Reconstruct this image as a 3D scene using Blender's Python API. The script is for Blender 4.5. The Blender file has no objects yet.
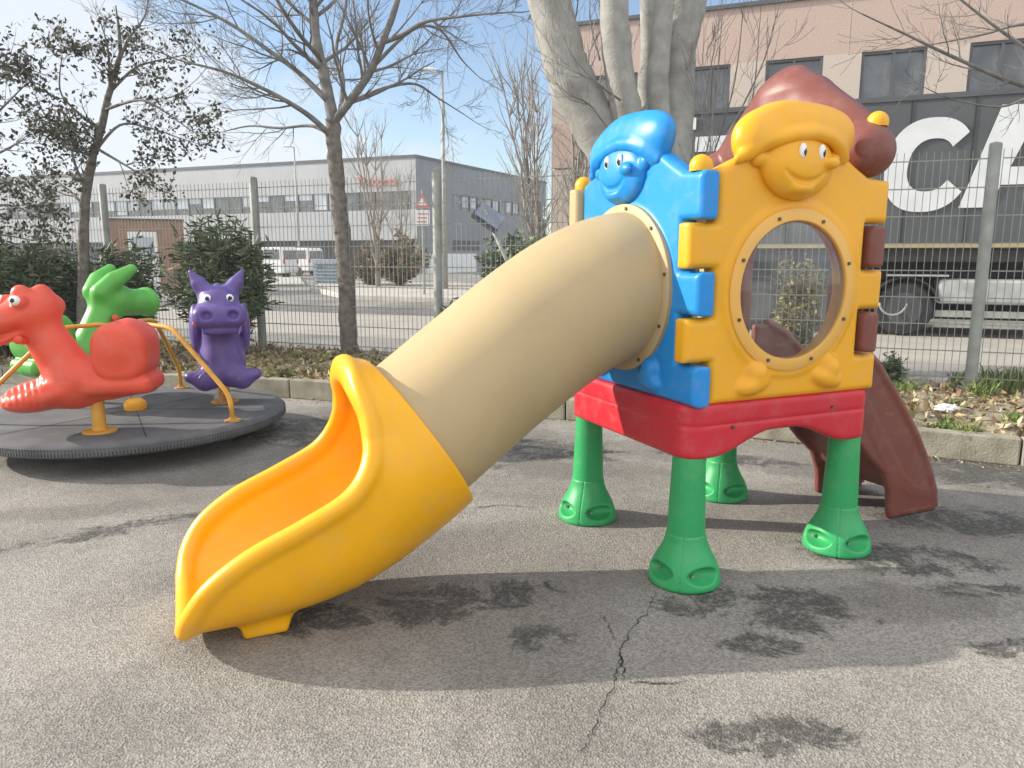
import bpy, bmesh, math, random
import numpy as np
from mathutils import Vector, Matrix
C = bpy.context.scene.collection
R = math.radians
rnd = random.Random(7)

# ------------------------------------------------------------------ camera
CAMH = 1.5; F = 740.0; PITCH = R(9.9)
cd = bpy.data.cameras.new('camera'); cam = bpy.data.objects.new('camera', cd); C.objects.link(cam)
cam.location = (0, 0, CAMH); cam.rotation_euler = (R(90) - PITCH, 0, 0)
cd.sensor_width = 36; cd.lens = 36 * F / 1024; cd.clip_end = 2000; cd.clip_start = 0.05
bpy.context.scene.camera = cam
cp, sp = math.cos(PITCH), math.sin(PITCH)
def at(u, v, Y):                      # world point seen at photo position (u,v) at distance Y
    x = (u - 512) / F; yd = (v - 384) / F
    r = (x, cp - yd * sp, -(sp + yd * cp)); t = Y / r[1]
    return Vector((r[0] * t, Y, CAMH + r[2] * t))
def gat(u, v, z=0.0):                 # point of the ground plane z at (u,v)
    x = (u - 512) / F; yd = (v - 384) / F
    r = (x, cp - yd * sp, -(sp + yd * cp)); t = (z - CAMH) / r[2]
    return Vector((r[0] * t, r[1] * t, z))

# ------------------------------------------------------------------ materials
def srgb(r, g, b):
    f = lambda c: (c / 255 / 12.92) if c / 255 <= .04045 else ((c / 255 + .055) / 1.055) ** 2.4
    return (f(r), f(g), f(b), 1)
MATS = {}
def mat(name, col, rough=.5, var=.12, vscale=4.0, bump=0.0, bscale=60.0, metal=0.0, spec=.5, col2=None, detail=4, coat=0, sss=0):
    if name in MATS: return MATS[name]
    m = bpy.data.materials.new(name); m.use_nodes = True; N = m.node_tree; n = N.nodes; l = N.links
    b = n['Principled BSDF']
    if len(col) == 3: col = (*col, 1)
    tc = n.new('ShaderNodeTexCoord'); nz = n.new('ShaderNodeTexNoise'); nz.inputs['Scale'].default_value = vscale
    nz.inputs['Detail'].default_value = detail; l.new(tc.outputs['Object'], nz.inputs['Vector'])
    cr = n.new('ShaderNodeValToRGB'); l.new(nz.outputs['Fac'], cr.inputs['Fac'])
    c2 = col2 if col2 else tuple(min(1, c * (1 + var)) for c in col[:3]) + (1,)
    c1 = col if col2 else tuple(c * (1 - var) for c in col[:3]) + (1,)
    if len(c2) == 3: c2 = (*c2, 1)
    cr.color_ramp.elements[0].color = c1; cr.color_ramp.elements[1].color = c2
    cr.color_ramp.elements[0].position = .35; cr.color_ramp.elements[1].position = .65
    l.new(cr.outputs['Color'], b.inputs['Base Color'])
    b.inputs['Roughness'].default_value = rough; b.inputs['Metallic'].default_value = metal
    b.inputs['Specular IOR Level'].default_value = spec
    if coat: b.inputs['Coat Weight'].default_value = coat; b.inputs['Coat Roughness'].default_value = .15
    if bump:
        nb = n.new('ShaderNodeTexNoise'); nb.inputs['Scale'].default_value = bscale; nb.inputs['Detail'].default_value = 3
        l.new(tc.outputs['Object'], nb.inputs['Vector'])
        bp = n.new('ShaderNodeBump'); bp.inputs['Strength'].default_value = bump; bp.inputs['Distance'].default_value = .01
        l.new(nb.outputs['Fac'], bp.inputs['Height']); l.new(bp.outputs['Normal'], b.inputs['Normal'])
    # roughness variation from handling and dust
    n2 = n.new('ShaderNodeTexNoise'); n2.inputs['Scale'].default_value = vscale * 3; l.new(tc.outputs['Object'], n2.inputs['Vector'])
    mr = n.new('ShaderNodeMapRange'); mr.inputs['To Min'].default_value = max(.05, rough - .08); mr.inputs['To Max'].default_value = min(1, rough + .12)
    l.new(n2.outputs['Fac'], mr.inputs['Value']); l.new(mr.outputs['Result'], b.inputs['Roughness'])
    MATS[name] = m; return m

def plastic(name, col, rough=.36):
    m = mat(name, col, rough, var=.05, vscale=3, bump=.12, bscale=220, spec=.45)
    # faint dust and scuffs
    N = m.node_tree; n = N.nodes; l = N.links; b = n['Principled BSDF']
    src = b.inputs['Base Color'].links[0].from_socket
    tc = [x for x in n if x.type == 'TEX_COORD'][0]
    nz = n.new('ShaderNodeTexNoise'); nz.inputs['Scale'].default_value = 9; nz.inputs['Detail'].default_value = 8; nz.inputs['Roughness'].default_value = .75
    l.new(tc.outputs['Object'], nz.inputs['Vector'])
    mr = n.new('ShaderNodeMapRange'); mr.inputs['From Min'].default_value = .50; mr.inputs['From Max'].default_value = .78
    mr.inputs['To Max'].default_value = .20; l.new(nz.outputs['Fac'], mr.inputs['Value'])
    # fine scratches worn into the surface
    mpg = n.new('ShaderNodeMapping'); mpg.inputs['Scale'].default_value = (3, 60, 9); mpg.inputs['Rotation'].default_value = (.4, .7, .5); l.new(tc.outputs['Object'], mpg.inputs['Vector'])
    ns = n.new('ShaderNodeTexNoise'); ns.inputs['Scale'].default_value = 2.2; ns.inputs['Detail'].default_value = 5; l.new(mpg.outputs[0], ns.inputs['Vector'])
    ms = n.new('ShaderNodeMapRange'); ms.inputs['From Min'].default_value = .66; ms.inputs['From Max'].default_value = .74; ms.inputs['To Max'].default_value = .16; l.new(ns.outputs['Fac'], ms.inputs['Value'])
    ad = n.new('ShaderNodeMath'); ad.operation = 'MAXIMUM'; l.new(mr.outputs['Result'], ad.inputs[0]); l.new(ms.outputs['Result'], ad.inputs[1]); mr = ad
    mx = n.new('ShaderNodeMix'); mx.data_type = 'RGBA'; l.new(mr.outputs[0], mx.inputs['Factor'])
    l.new(src, mx.inputs['A']); mx.inputs['B'].default_value = (.42, .38, .32, 1)
    l.new(mx.outputs['Result'], b.inputs['Base Color'])
    return m

M_yel = plastic('yellow_plastic', (.84, .40, .010)); M_org = plastic('amber_plastic', (.90, .43, .003), .34)
M_blue = plastic('blue_plastic', (.008, .25, .66)); M_red = plastic('red_plastic', (.56, .018, .032))
M_grn = plastic('green_plastic', (.028, .36, .11), .42); M_beige = plastic('beige_plastic', (.46, .345, .18), .52)
M_brn = plastic('brown_plastic', (.19, .055, .04), .38)
M_coral = plastic('coral_plastic', (.72, .085, .04), .38); M_lime = plastic('lime_plastic', (.10, .42, .06), .35)
M_pur = plastic('purple_plastic', (.115, .075, .27), .38)
M_ring = plastic('tan_ring_plastic', (.80, .44, .09), .4)
M_ypaint = mat('yellow_painted_steel', (.66, .33, .04), .42, .12, 9, spec=.5)
M_rust = mat('rusty_yellow_steel', (.62, .33, .07), .6, col2=(.35, .17, .06), vscale=18)
M_rub = mat('grey_rubber', (.115, .115, .118), .85, .18, 5, bump=.5, bscale=150)
M_black = mat('black_rubber', (.02, .02, .022), .7, .2, 8)
M_white = mat('white_paint', (.75, .75, .73), .5, .06, 3)
M_eyew = mat('eye_white', (.85, .85, .82), .3, .02, 3); M_eyeb = mat('eye_black', (.012, .014, .02), .3, .02, 3)
M_screw = mat('screw_steel', (.12, .10, .08), .45, .2, 30, metal=.6)
M_galv = mat('galvanised_steel', (.30, .31, .28), .6, .14, 7, metal=.15)
M_wire = mat('fence_wire', (.30, .30, .26), .6, .1, 7, metal=.1)

# ------------------------------------------------------------------ object helpers
def link(name, me, m=None, parent=None, smooth=False):
    o = bpy.data.objects.new(name, me); C.objects.link(o)
    if m:
        me.materials.clear()
        for k in (m if isinstance(m, (list, tuple)) else [m]): me.materials.append(k)
    if parent: o.parent = parent
    if smooth: me.polygons.foreach_set('use_smooth', [True] * len(me.polygons))
    return o
def tag(o, label, cat, group=None):
    o['label'] = label; o['category'] = cat
    if group: o['group'] = group
    return o
def empty(name, loc, label=None, cat=None, rz=0, group=None):
    o = bpy.data.objects.new(name, None); C.objects.link(o); o.location = loc; o.rotation_euler = (0, 0, rz); o.empty_display_size = .1
    if label: tag(o, label, cat, group)
    return o
class MB:
    def __init__(s): s.v = []; s.f = []
    def add(s, v, f):
        k = len(s.v); s.v += [tuple(p) for p in v]; s.f += [tuple(i + k for i in q) for q in f]; return s
    def box(s, c, size, rz=0, M=None):
        hx, hy, hz = [q / 2 for q in size]; c_, s_ = math.cos(rz), math.sin(rz); v = []
        for x, y, z in [(-hx,-hy,-hz),(hx,-hy,-hz),(hx,hy,-hz),(-hx,hy,-hz),(-hx,-hy,hz),(hx,-hy,hz),(hx,hy,hz),(-hx,hy,hz)]:
            p = Vector((x, y, z))
            if M: p = M @ p
            v.append((c[0] + p.x * c_ - p.y * s_, c[1] + p.x * s_ + p.y * c_, c[2] + p.z))
        return s.add(v, [(0,3,2,1),(4,5,6,7),(0,1,5,4),(1,2,6,5),(2,3,7,6),(3,0,4,7)])
    def tube(s, pts, rad, n=8, cap=True):
        pts = [Vector(p) for p in pts]; rad = rad if isinstance(rad, (list, tuple)) else [rad] * len(pts)
        k = len(pts); v = []; f = []; up = None
        for i, p in enumerate(pts):
            d = (pts[min(i + 1, k - 1)] - pts[max(i - 1, 0)])
            if d.length < 1e-9: d = Vector((0, 0, 1))
            d.normalize()
            if up is None:
                up = Vector((0, 0, 1)) if abs(d.z) < .9 else Vector((1, 0, 0))
            a = d.cross(up)
            if a.length < 1e-6: a = d.cross(Vector((0, 1, 0)))
            a.normalize(); b = a.cross(d).normalized() * 1.0; up = b
            for j in range(n):
                t = 2 * math.pi * j / n; v.append(p + (a * math.cos(t) + b * math.sin(t)) * rad[i])
        for i in range(k - 1):
            for j in range(n):
                f.append((i*n+j, i*n+(j+1)%n, (i+1)*n+(j+1)%n, (i+1)*n+j))
        if cap: f.append(tuple(range(n))[::-1]); f.append(tuple((k-1)*n+j for j in range(n)))
        return s.add(v, f)
    def lathe(s, prof, c=(0,0,0), n=32):
        v = []; f = []; k = len(prof)
        for r, z in prof:
            for j in range(n):
                t = 2*math.pi*j/n; v.append((c[0]+r*math.cos(t), c[1]+r*math.sin(t), c[2]+z))
        for i in range(k-1):
            for j in range(n): f.append((i*n+j, i*n+(j+1)%n, (i+1)*n+(j+1)%n, (i+1)*n+j))
        f.append(tuple(range(n))[::-1]); f.append(tuple((k-1)*n+j for j in range(n)))
        return s.add(v, f)
    def prism(s, poly, fn, t0, t1):
        n = len(poly); v = [fn(a, b, t0) for a, b in poly] + [fn(a, b, t1) for a, b in poly]
        f = [tuple(range(n))[::-1], tuple(range(n, 2*n))] + [(i, (i+1)%n, n+(i+1)%n, n+i) for i in range(n)]
        return s.add(v, f)
    def build(s, name, m, parent=None, smooth=False, bevel=0, auto=None):
        me = bpy.data.meshes.new(name); me.from_pydata(s.v, [], s.f)
        bm = bmesh.new(); bm.from_mesh(me); bmesh.ops.recalc_face_normals(bm, faces=bm.faces); bm.to_mesh(me); bm.free()
        o = link(name, me, m, parent, smooth)
        if auto and smooth: me.set_sharp_from_angle(angle=R(auto))
        if bevel:
            md = o.modifiers.new('b', 'BEVEL'); md.width = bevel; md.segments = 2; md.limit_method = 'ANGLE'; md.angle_limit = R(40)
        return o

# ------------------------------------------------------------------ signed-distance modelling
def sdf_mesh(fn, lo, hi, h):
    ax = [np.arange(lo[i], hi[i] + h, h, dtype=np.float32) for i in range(3)]
    X, Y, Z = np.meshgrid(*ax, indexing='ij')
    D = fn(X, Y, Z).astype(np.float32); nx, ny, nz = D.shape
    D[0], D[-1], D[:, 0], D[:, -1], D[:, :, 0], D[:, :, -1] = [np.maximum(q, 1e-3) for q in (D[0], D[-1], D[:, 0], D[:, -1], D[:, :, 0], D[:, :, -1])]
    S = D < 0
    c = np.zeros((nx-1, ny-1, nz-1), np.int8)
    for i in (0, 1):
        for j in (0, 1):
            for k in (0, 1): c += S[i:nx-1+i, j:ny-1+j, k:nz-1+k]
    act = (c > 0) & (c < 8); I, J, K = np.nonzero(act); idx = -np.ones(act.shape, np.int64); idx[I, J, K] = np.arange(len(I))
    acc = np.zeros((len(I), 3), np.float64); cnt = np.zeros(len(I))
    for axis in range(3):
        o1, o2 = [a for a in range(3) if a != axis]
        for p in (0, 1):
            for q in (0, 1):
                a = [0, 0, 0]; a[o1] = p; a[o2] = q; b = list(a); b[axis] = 1
                da = D[I+a[0], J+a[1], K+a[2]]; db = D[I+b[0], J+b[1], K+b[2]]
                m = (da < 0) != (db < 0); t = np.where(m, da / np.where(m, da - db, 1), 0)
                pt = np.zeros((len(I), 3)); pt[:, o1] = p; pt[:, o2] = q; pt[:, axis] = t
                acc[m] += pt[m]; cnt[m] += 1
    V = acc / cnt[:, None] + np.stack([I, J, K], 1); V = V * h + np.array(lo)
    quads = []
    for axis in range(3):
        o1, o2 = [(1, 2), (2, 0), (0, 1)][axis]
        sl0 = [slice(1, -1)] * 3; sl0[axis] = slice(0, D.shape[axis]-1); sl1 = list(sl0); sl1[axis] = slice(1, D.shape[axis])
        s0 = S[tuple(sl0)]; s1 = S[tuple(sl1)]; E = np.argwhere(s0 != s1)
        if not len(E): continue
        fl = s0[E[:, 0], E[:, 1], E[:, 2]]
        base = E.copy(); 
        for o in (o1, o2): base[:, o] += 1
        def cell(d1, d2):
            g = base.copy(); g[:, o1] -= d1; g[:, o2] -= d2; return idx[g[:, 0], g[:, 1], g[:, 2]]
        q = np.stack([cell(1, 1), cell(0, 1), cell(0, 0), cell(1, 0)], 1)
        q[~fl] = q[~fl][:, ::-1]; quads.append(q)
    Q = np.concatenate(quads); me = bpy.data.meshes.new('m')
    me.vertices.add(len(V)); me.vertices.foreach_set('co', V.astype(np.float32).ravel())
    me.loops.add(len(Q) * 4); me.loops.foreach_set('vertex_index', Q.astype(np.int32).ravel())
    me.polygons.add(len(Q)); me.polygons.foreach_set('loop_start', np.arange(0, len(Q)*4, 4, dtype=np.int32))
    me.polygons.foreach_set('use_smooth', np.ones(len(Q), bool)); me.update(calc_edges=True); me.validate()
    return me
def ell(X, Y, Z, c, r, rot=0, rotaxis='y'):
    x, y, z = X-c[0], Y-c[1], Z-c[2]
    if rot:
        cs, sn = math.cos(rot), math.sin(rot)
        if rotaxis == 'y': x, z = x*cs + z*sn, -x*sn + z*cs
        else: y, z = y*cs + z*sn, -y*sn + z*cs
    k0 = np.sqrt((x/r[0])**2 + (y/r[1])**2 + (z/r[2])**2); k1 = np.sqrt((x/r[0]**2)**2 + (y/r[1]**2)**2 + (z/r[2]**2)**2)
    return k0*(k0-1)/np.maximum(k1, 1e-6)
def capd(X, Y, Z, a, b, ra, rb=None):
    rb = ra if rb is None else rb; a = np.array(a, float); b = np.array(b, float); ab = b-a; L = ab@ab
    t = np.clip(((X-a[0])*ab[0]+(Y-a[1])*ab[1]+(Z-a[2])*ab[2])/L, 0, 1)
    return np.sqrt((X-a[0]-t*ab[0])**2+(Y-a[1]-t*ab[1])**2+(Z-a[2]-t*ab[2])**2)-(ra+(rb-ra)*t)
def chain(X, Y, Z, pts, rr):
    d = None
    for i in range(len(pts)-1):
        e = capd(X, Y, Z, pts[i], pts[i+1], rr[i], rr[i+1]); d = e if d is None else np.minimum(d, e)
    return d
def smin(a, b, k):
    h = np.maximum(k-np.abs(a-b), 0)/k; return np.minimum(a, b)-h*h*k*.25
def smax(a, b, k): return -smin(-a, -b, k)
def poly2(X, Z, P):
    d = np.full(X.shape, 1e9, np.float32); sgn = np.ones(X.shape, bool); n = len(P)
    for i in range(n):
        ax, az = P[i]; bx, bz = P[i-1]; ex, ez = bx-ax, bz-az; wx, wz = X-ax, Z-az
        t = np.clip((wx*ex+wz*ez)/(ex*ex+ez*ez+1e-12), 0, 1); d = np.minimum(d, (wx-ex*t)**2+(wz-ez*t)**2)
        c1 = (Z >= az); c2 = (Z < bz); c3 = (ex*wz > ez*wx)
        fl = (c1 & c2 & c3) | (~c1 & ~c2 & ~c3); sgn ^= fl
    return np.where(sgn, 1, -1)*np.sqrt(d)
def ext(d2, w, hw, r):
    a = d2+r; b = np.abs(w)-hw+r
    return np.minimum(np.maximum(a, b), 0)+np.sqrt(np.maximum(a, 0)**2+np.maximum(b, 0)**2)-r
def fast2(X, Z, P, r2=0):            # polygon distance evaluated once on the x-z plane, then broadcast
    d = poly2(X[:, :1, :], Z[:, :1, :], P); return np.broadcast_to(d, X.shape)
def dup(o, name=None, parent=None):
    c = o.copy(); C.objects.link(c)
    if parent: c.parent = parent
    return c

# ================================================================== PLAYHOUSE
A0 = R(23.8)
ph = empty('playhouse', (1.09, 3.90, 0), 'plastic playhouse on green legs with a beige tube slide and blue and yellow walls', 'playhouse', A0)
CX, CY = -.05, -.01; HW = .545
rows = [.845, 1.03, 1.235, 1.435, 1.64, 1.85]
def panel_poly(top):
    P = []; tab, notch = .575, .435
    for i in range(5):               # right side going up: tabs on rows 0,2,4
        u = tab if i % 2 == 0 else notch; g = .006
        z0 = rows[i] + (g if i % 2 == 0 else -g); z1 = rows[i+1] - (g if i % 2 == 0 else -g)
        if i == 0: z0 = rows[0]
        P += [(u, z0), (u, z1)]
    P += top
    for i in reversed(range(5)):     # left side going down: tabs on rows 1,3
        u = -tab if i % 2 else -notch; g = .006
        z0 = rows[i] + (g if i % 2 else -g); z1 = rows[i+1] - (g if i % 2 else -g)
        if i == 0: z0 = rows[0]
        P += [(u, z1), (u, z0)]
    return P
def make_panel(cut, top, head, h=.0085):
    P = panel_poly(top)
    def fn(X, Y, Z):
        d2 = fast2(X, Z, P)
        if cut == 'round': d2 = smax(d2, -(np.sqrt(X**2+(Z-1.34)**2)-.33), .03)
        if cut == 'arch':
            a = np.maximum(np.abs(X)-.31, np.maximum(.9-Z, Z-1.42)); a = np.minimum(a, np.sqrt(X**2+(Z-1.42)**2)-.31); d2 = smax(d2, -a, .03)
        d = ext(d2, Y+.495, .05, .032)
        if cut == 'round':               # raised lip round the porthole and two moulded shoes
            rr = np.sqrt(X**2+(Z-1.34)**2)
            lip = ext(np.abs(rr-.372)-.022, Y+.53, .022, .012); d = smin(d, lip, .02)
            for sx in (-1, 1):
                d = smin(d, ell(X, Y, Z, (sx*.22+.02, -.545, .925), (.095, .045, .045), -sx*.25), .02)
                d = smin(d, ell(X, Y, Z, (sx*.22+.035, -.548, .975), (.055, .045, .058)), .015)
        return d
    return sdf_mesh(fn, (-.61, -.62, .82), (.61, -.42, 2.06), h)
top_std = [(.435, 1.855), (.34, 1.905), (.24, 1.965), (.0, 2.0), (-.22, 1.95), (-.34, 1.90)]
def face_mesh():
    def fn(X, Y, Z):
        d = ell(X, Y, Z, (-.035, -.57, 1.885), (.195, .092, .148))
        d = smin(d, ell(X, Y, Z, (-.245, -.565, 1.905), (.04, .035, .036)), .02)          # ears
        d = smin(d, ell(X, Y, Z, (.165, -.575, 1.92), (.03, .035, .034)), .02)
        d = smin(d, ell(X, Y, Z, (.088, -.655, 1.892), (.042, .03, .026)), .02)  # nose
        sy_ = lambda u, z: -.572-.092*math.sqrt(max(0, 1-((u+.035)/.195)**2-((z-1.885)/.148)**2))
        mouth = chain(X, Y, Z, [(u, sy_(u, z), z) for u, z in ((-.15, 1.852), (-.125, 1.83), (-.09, 1.814), (-.05, 1.808), (-.005, 1.812), (.03, 1.826), (.055, 1.85))], [.006, .011, .013, .014, .013, .011, .006])
        d = smin(d, ell(X, Y, Z, (-.05, -.625, 1.782), (.055, .03, .02)), .03)
        d = smax(d, -mouth, .010)
        for ex in (-.08, .03): d = smax(d, -ell(X, Y, Z, (ex, -.675, 1.935), (.022, .022, .033)), .012)
        return d
    return sdf_mesh(fn, (-.31, -.74, 1.70), (.23, -.47, 2.06), .006)
def cap_mesh():
    def fn(X, Y, Z):
        d = ell(X, Y, Z, (-.03, -.53, 1.985), (.305, .105, .175))
        d = smin(d, ell(X, Y, Z, (.12, -.52, 2.02), (.19, .11, .115), .2), .06)
        d = smin(d, ell(X, Y, Z, (-.22, -.53, 1.95), (.13, .10, .09), -.7), .07)
        d = smax(d, -ell(X, Y, Z, (-.05, -.58, 1.85), (.255, .35, .165)), .02)
        brim = chain(X, Y, Z, [(-.345, -.555, 1.90), (-.285, -.58, 1.935), (-.20, -.61, 1.975), (-.10, -.63, 2.003), (0, -.635, 2.013), (.09, -.63, 2.003), (.175, -.605, 1.973), (.245, -.565, 1.925)], [.022, .026, .028, .028, .028, .028, .027, .022])
        d = smin(d, brim, .022)
        return d
    return sdf_mesh(fn, (-.44, -.74, 1.82), (.36, -.34, 2.22), .0075)
me_round = make_panel('round', top_std, True); me_arch = make_panel('arch', top_std, False)
me_face = face_mesh(); me_cap = cap_mesh()
FR = Matrix.Translation((CX, CY, 0))
def panel_obj(me, m, ang, label, head=True):
    o = link('wall_panel', me.copy(), m, ph); o.location = (CX, CY, 0); o.rotation_euler = (0, 0, ang); o['label'] = label
    if head:
        f = link('face', me_face.copy(), m, o); c = link('cap', me_cap.copy(), m, o)
        fl_ = .70 if m is M_blue else .88
        for q_ in (f, c): q_.scale = (1, fl_, 1); q_.location = (0, -.5*(1-fl_), 0)
        for ex in (-.08, .03):
            e = MB(); 
            v = []; 
            bm = bmesh.new(); bmesh.ops.create_uvsphere(bm, u_segments=20, v_segments=12, radius=1)
            bmesh.ops.scale(bm, vec=(.019, .014, .032), verts=bm.verts); me2 = bpy.data.meshes.new('eye'); bm.to_mesh(me2); bm.free()
            eo = link('eye', me2, [M_eyew, M_eyeb], o, True); eo.location = (ex, -.5-(.157 if ex < 0 else .155)*fl_+.002, 1.935)
            for p in me2.polygons:
                q = p.center
                if q.y < 0 and (q.x-.005)**2/.009**2 + (q.z+.006)**2/.017**2 < 1: p.material_index = 1
    return o
yp = panel_obj(me_round, M_yel, 0, 'yellow wall panel with a round window and a moulded smiling face in a cap')
bp_ = panel_obj(me_round, M_blue, R(-90), 'blue wall panel with a moulded smiling face in a cap where the tube slide starts')
rp = panel_obj(me_arch, M_brn, R(90), 'brown wall panel with the doorway to the brown slide', False)
kp = panel_obj(me_arch, M_beige, R(180), 'beige wall panel at the back', False)
# window ring, pane, screws on yellow
def ring(m, parent, r0, r1, y0, y1, name='window_ring', z=1.34):
    mb = MB(); n = 72; prof = [(r0, y0), (r0+.004, y1+.004), (r0+.008, y1), (r1-.006, y1), (r1, y1+.005), (r1, y0)]
    v = []; f = []
    for r, y in prof:
        for j in range(n):
            t = 2*math.pi*j/n; v.append((r*math.cos(t), y, z+r*math.sin(t)))
    k = len(prof)
    for i in range(k):
        for j in range(n): f.append((i*n+j, i*n+(j+1)%n, ((i+1)%k)*n+(j+1)%n, ((i+1)%k)*n+j))
    mb.add(v, f); return mb.build(name, m, parent, True, auto=40)
ring(M_ring, yp, .305, .365, -.53, -.565)
def pane_mat():
    m = bpy.data.materials.new('clear_acrylic'); m.use_nodes = True; n = m.node_tree.nodes; l = m.node_tree.links; n.clear()
    o = n.new('ShaderNodeOutputMaterial'); t = n.new('ShaderNodeBsdfTransparent'); t.inputs[0].default_value = (.92, .93, .92, 1)
    g = n.new('ShaderNodeBsdfGlossy'); g.inputs['Roughness'].default_value = .06; g.inputs[0].default_value = (.9, .9, .9, 1)
    d = n.new('ShaderNodeBsdfDiffuse'); d.inputs[0].default_value = (.75, .74, .7, 1)
    fr = n.new('ShaderNodeFresnel'); fr.inputs[0].default_value = 1.5
    mx = n.new('ShaderNodeMixShader'); mx2 = n.new('ShaderNodeMixShader')
    tc = n.new('ShaderNodeTexCoord'); nz = n.new('ShaderNodeTexNoise'); nz.inputs['Scale'].default_value = 5; nz.inputs['Detail'].default_value = 8
    mr = n.new('ShaderNodeMapRange'); mr.inputs['From Min'].default_value = .35; mr.inputs['From Max'].default_value = .75; mr.inputs['To Min'].default_value = .02; mr.inputs['To Max'].default_value = .15
    l.new(tc.outputs['Object'], nz.inputs['Vector']); l.new(nz.outputs['Fac'], mr.inputs['Value']); l.new(mr.outputs['Result'], mx2.inputs[0])
    l.new(fr.outputs[0], mx.inputs[0]); l.new(t.outputs[0], mx.inputs[1]); l.new(g.outputs[0], mx.inputs[2])
    l.new(mx.outputs[0], mx2.inputs[1]); l.new(d.outputs[0], mx2.inputs[2]); l.new(mx2.outputs[0], o.inputs[0]); return m
mb = MB(); n = 64; v = []; f = []; K = 14
for i in range(K):
    a = i/(K-1); r = .325*math.cos(a*math.pi/2*.99)+.0005; y = -.525-.085*math.sin(a*math.pi/2)
    for j in range(n): t = 2*math.pi*j/n; v.append((r*math.cos(t), y, 1.34+r*math.sin(t)))
for i in range(K-1):
    for j in range(n): f.append((i*n+j, i*n+(j+1)%n, (i+1)*n+(j+1)%n, (i+1)*n+j))
f.append(tuple((K-1)*n+j for j in range(n)))
mb.add(v, f); mb.build('window_pane', pane_mat(), yp, True)
def screw(parent, p, axis):
    q = Vector(axis)*.004; mb = MB(); mb.tube([Vector(p)-q, Vector(p)+q], .0085, 10); return mb.build('screw', M_screw, parent)
for k in range(8):
    t = 2*math.pi*(k+.02)/8+.35; screw(yp, (.336*math.cos(t), -.567, 1.34+.336*math.sin(t)), (0, 1, 0))
# flange where the tube meets the blue panel
fl = ring(M_beige, bp_, .335, .40, -.53, -.572, 'tube_flange')
for k in range(10):
    t = 2*math.pi*k/10+.2; screw(bp_, (.378*math.cos(t), -.574, 1.34+.378*math.sin(t)), (0, 1, 0))
# corner balls
for sx, sy in ((-1, -1), (1, -1), (-1, 1), (1, 1)):
    mb = MB(); pr = [(.045, 0), (.047, .02)]+[(.047*math.cos(a), .02+.05*math.sin(a)) for a in [i*math.pi/2/8 for i in range(1, 8)]]+[(.002, .07)]
    z = 1.845 if sx < 0 else (2.09)
    mb.lathe([(r*1.05, z_) for r, z_ in pr], n=24); o = mb.build('corner_ball', M_yel, ph, True, auto=50); o.location = (CX+sx*.50, CY+sy*.50, z)
# brown bonnet over the slide doorway, with a bulb at either side
def bonnet(X, Y, Z):                       # Y lateral, X depth
    d = ell(X, Y, Z, (0, .03, 2.03), (.15, .50, .27))
    d = smin(d, capd(X*1.25, Y, Z, (0, .04, 2.06), (0, .05, 2.33), .27, .15), .14)
    d = smin(d, capd(X, Y, Z, (0, -.10, 2.28), (0, -.44, 2.04), .11, .085), .08)
    d = smin(d, capd(X, Y, Z, (0, .16, 2.30), (0, .55, 2.02), .13, .09), .08)
    for s, q in ((-1, .465), (1, .56)): d = smin(d, ell(X, Y, Z, (-.02, s*q, 1.985), (.135, .125, .13)), .02)
    return smax(d, 1.85-Z, .03)
o = link('bonnet', sdf_mesh(bonnet, (-.26, -.66, 1.83), (.26, .75, 2.56), .0095), M_brn, ph); o.location = (CX+.50, CY+.0, 0)
# deck
def deck(X, Y, Z):
    r = .09; X = X/1.035
    ax, ay = np.abs(X)-.545+r, np.abs(Y)-.545+r
    d2 = np.minimum(np.maximum(ax, ay), 0)+np.sqrt(np.maximum(ax, 0)**2+np.maximum(ay, 0)**2)-r
    d2 = d2 - .012*np.clip((.72-Z)/.1, 0, 1)*0
    # the skirt: bottom edge arches up between the corners
    s = np.clip((.40-np.abs(X))/.34, 0, 1); s = s*s*(3-2*s)*np.clip((np.abs(Y)-.40)*15, 0, 1)
    bot = .598+.10*s
    d = smax(smax(d2, Z-.85, .03), (bot-Z)*.9, .025)
    inner = np.maximum(np.maximum(np.abs(X)-.50, np.abs(Y)-.50), Z-.80)
    post = np.minimum(1e9, np.sqrt((np.abs(X)-.47)**2+(np.abs(Y)-.47)**2)-.11)
    d = smax(d, -np.maximum(inner, -post), .02)
    g = np.sqrt(np.minimum(np.abs(d2), 9)**2+(Z-.752)**2)-.005   # moulding line round the skirt
    return smax(d, -g, .008)
o = link('deck', sdf_mesh(deck, (-.61, -.58, .57), (.61, .58, .88), .0095), M_red, ph); o.location = (CX+.012, CY, 0)
for (p, ax) in [((CX-.548, CY+.30, .78), (1, 0, 0)), ((CX-.548, CY+.06, .735), (1, 0, 0)), ((CX-.30, CY-.548, .735), (0, 1, 0)), ((CX+.30, CY-.548, .78), (0, 1, 0))]:
    screw(ph, p, ax)
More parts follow.
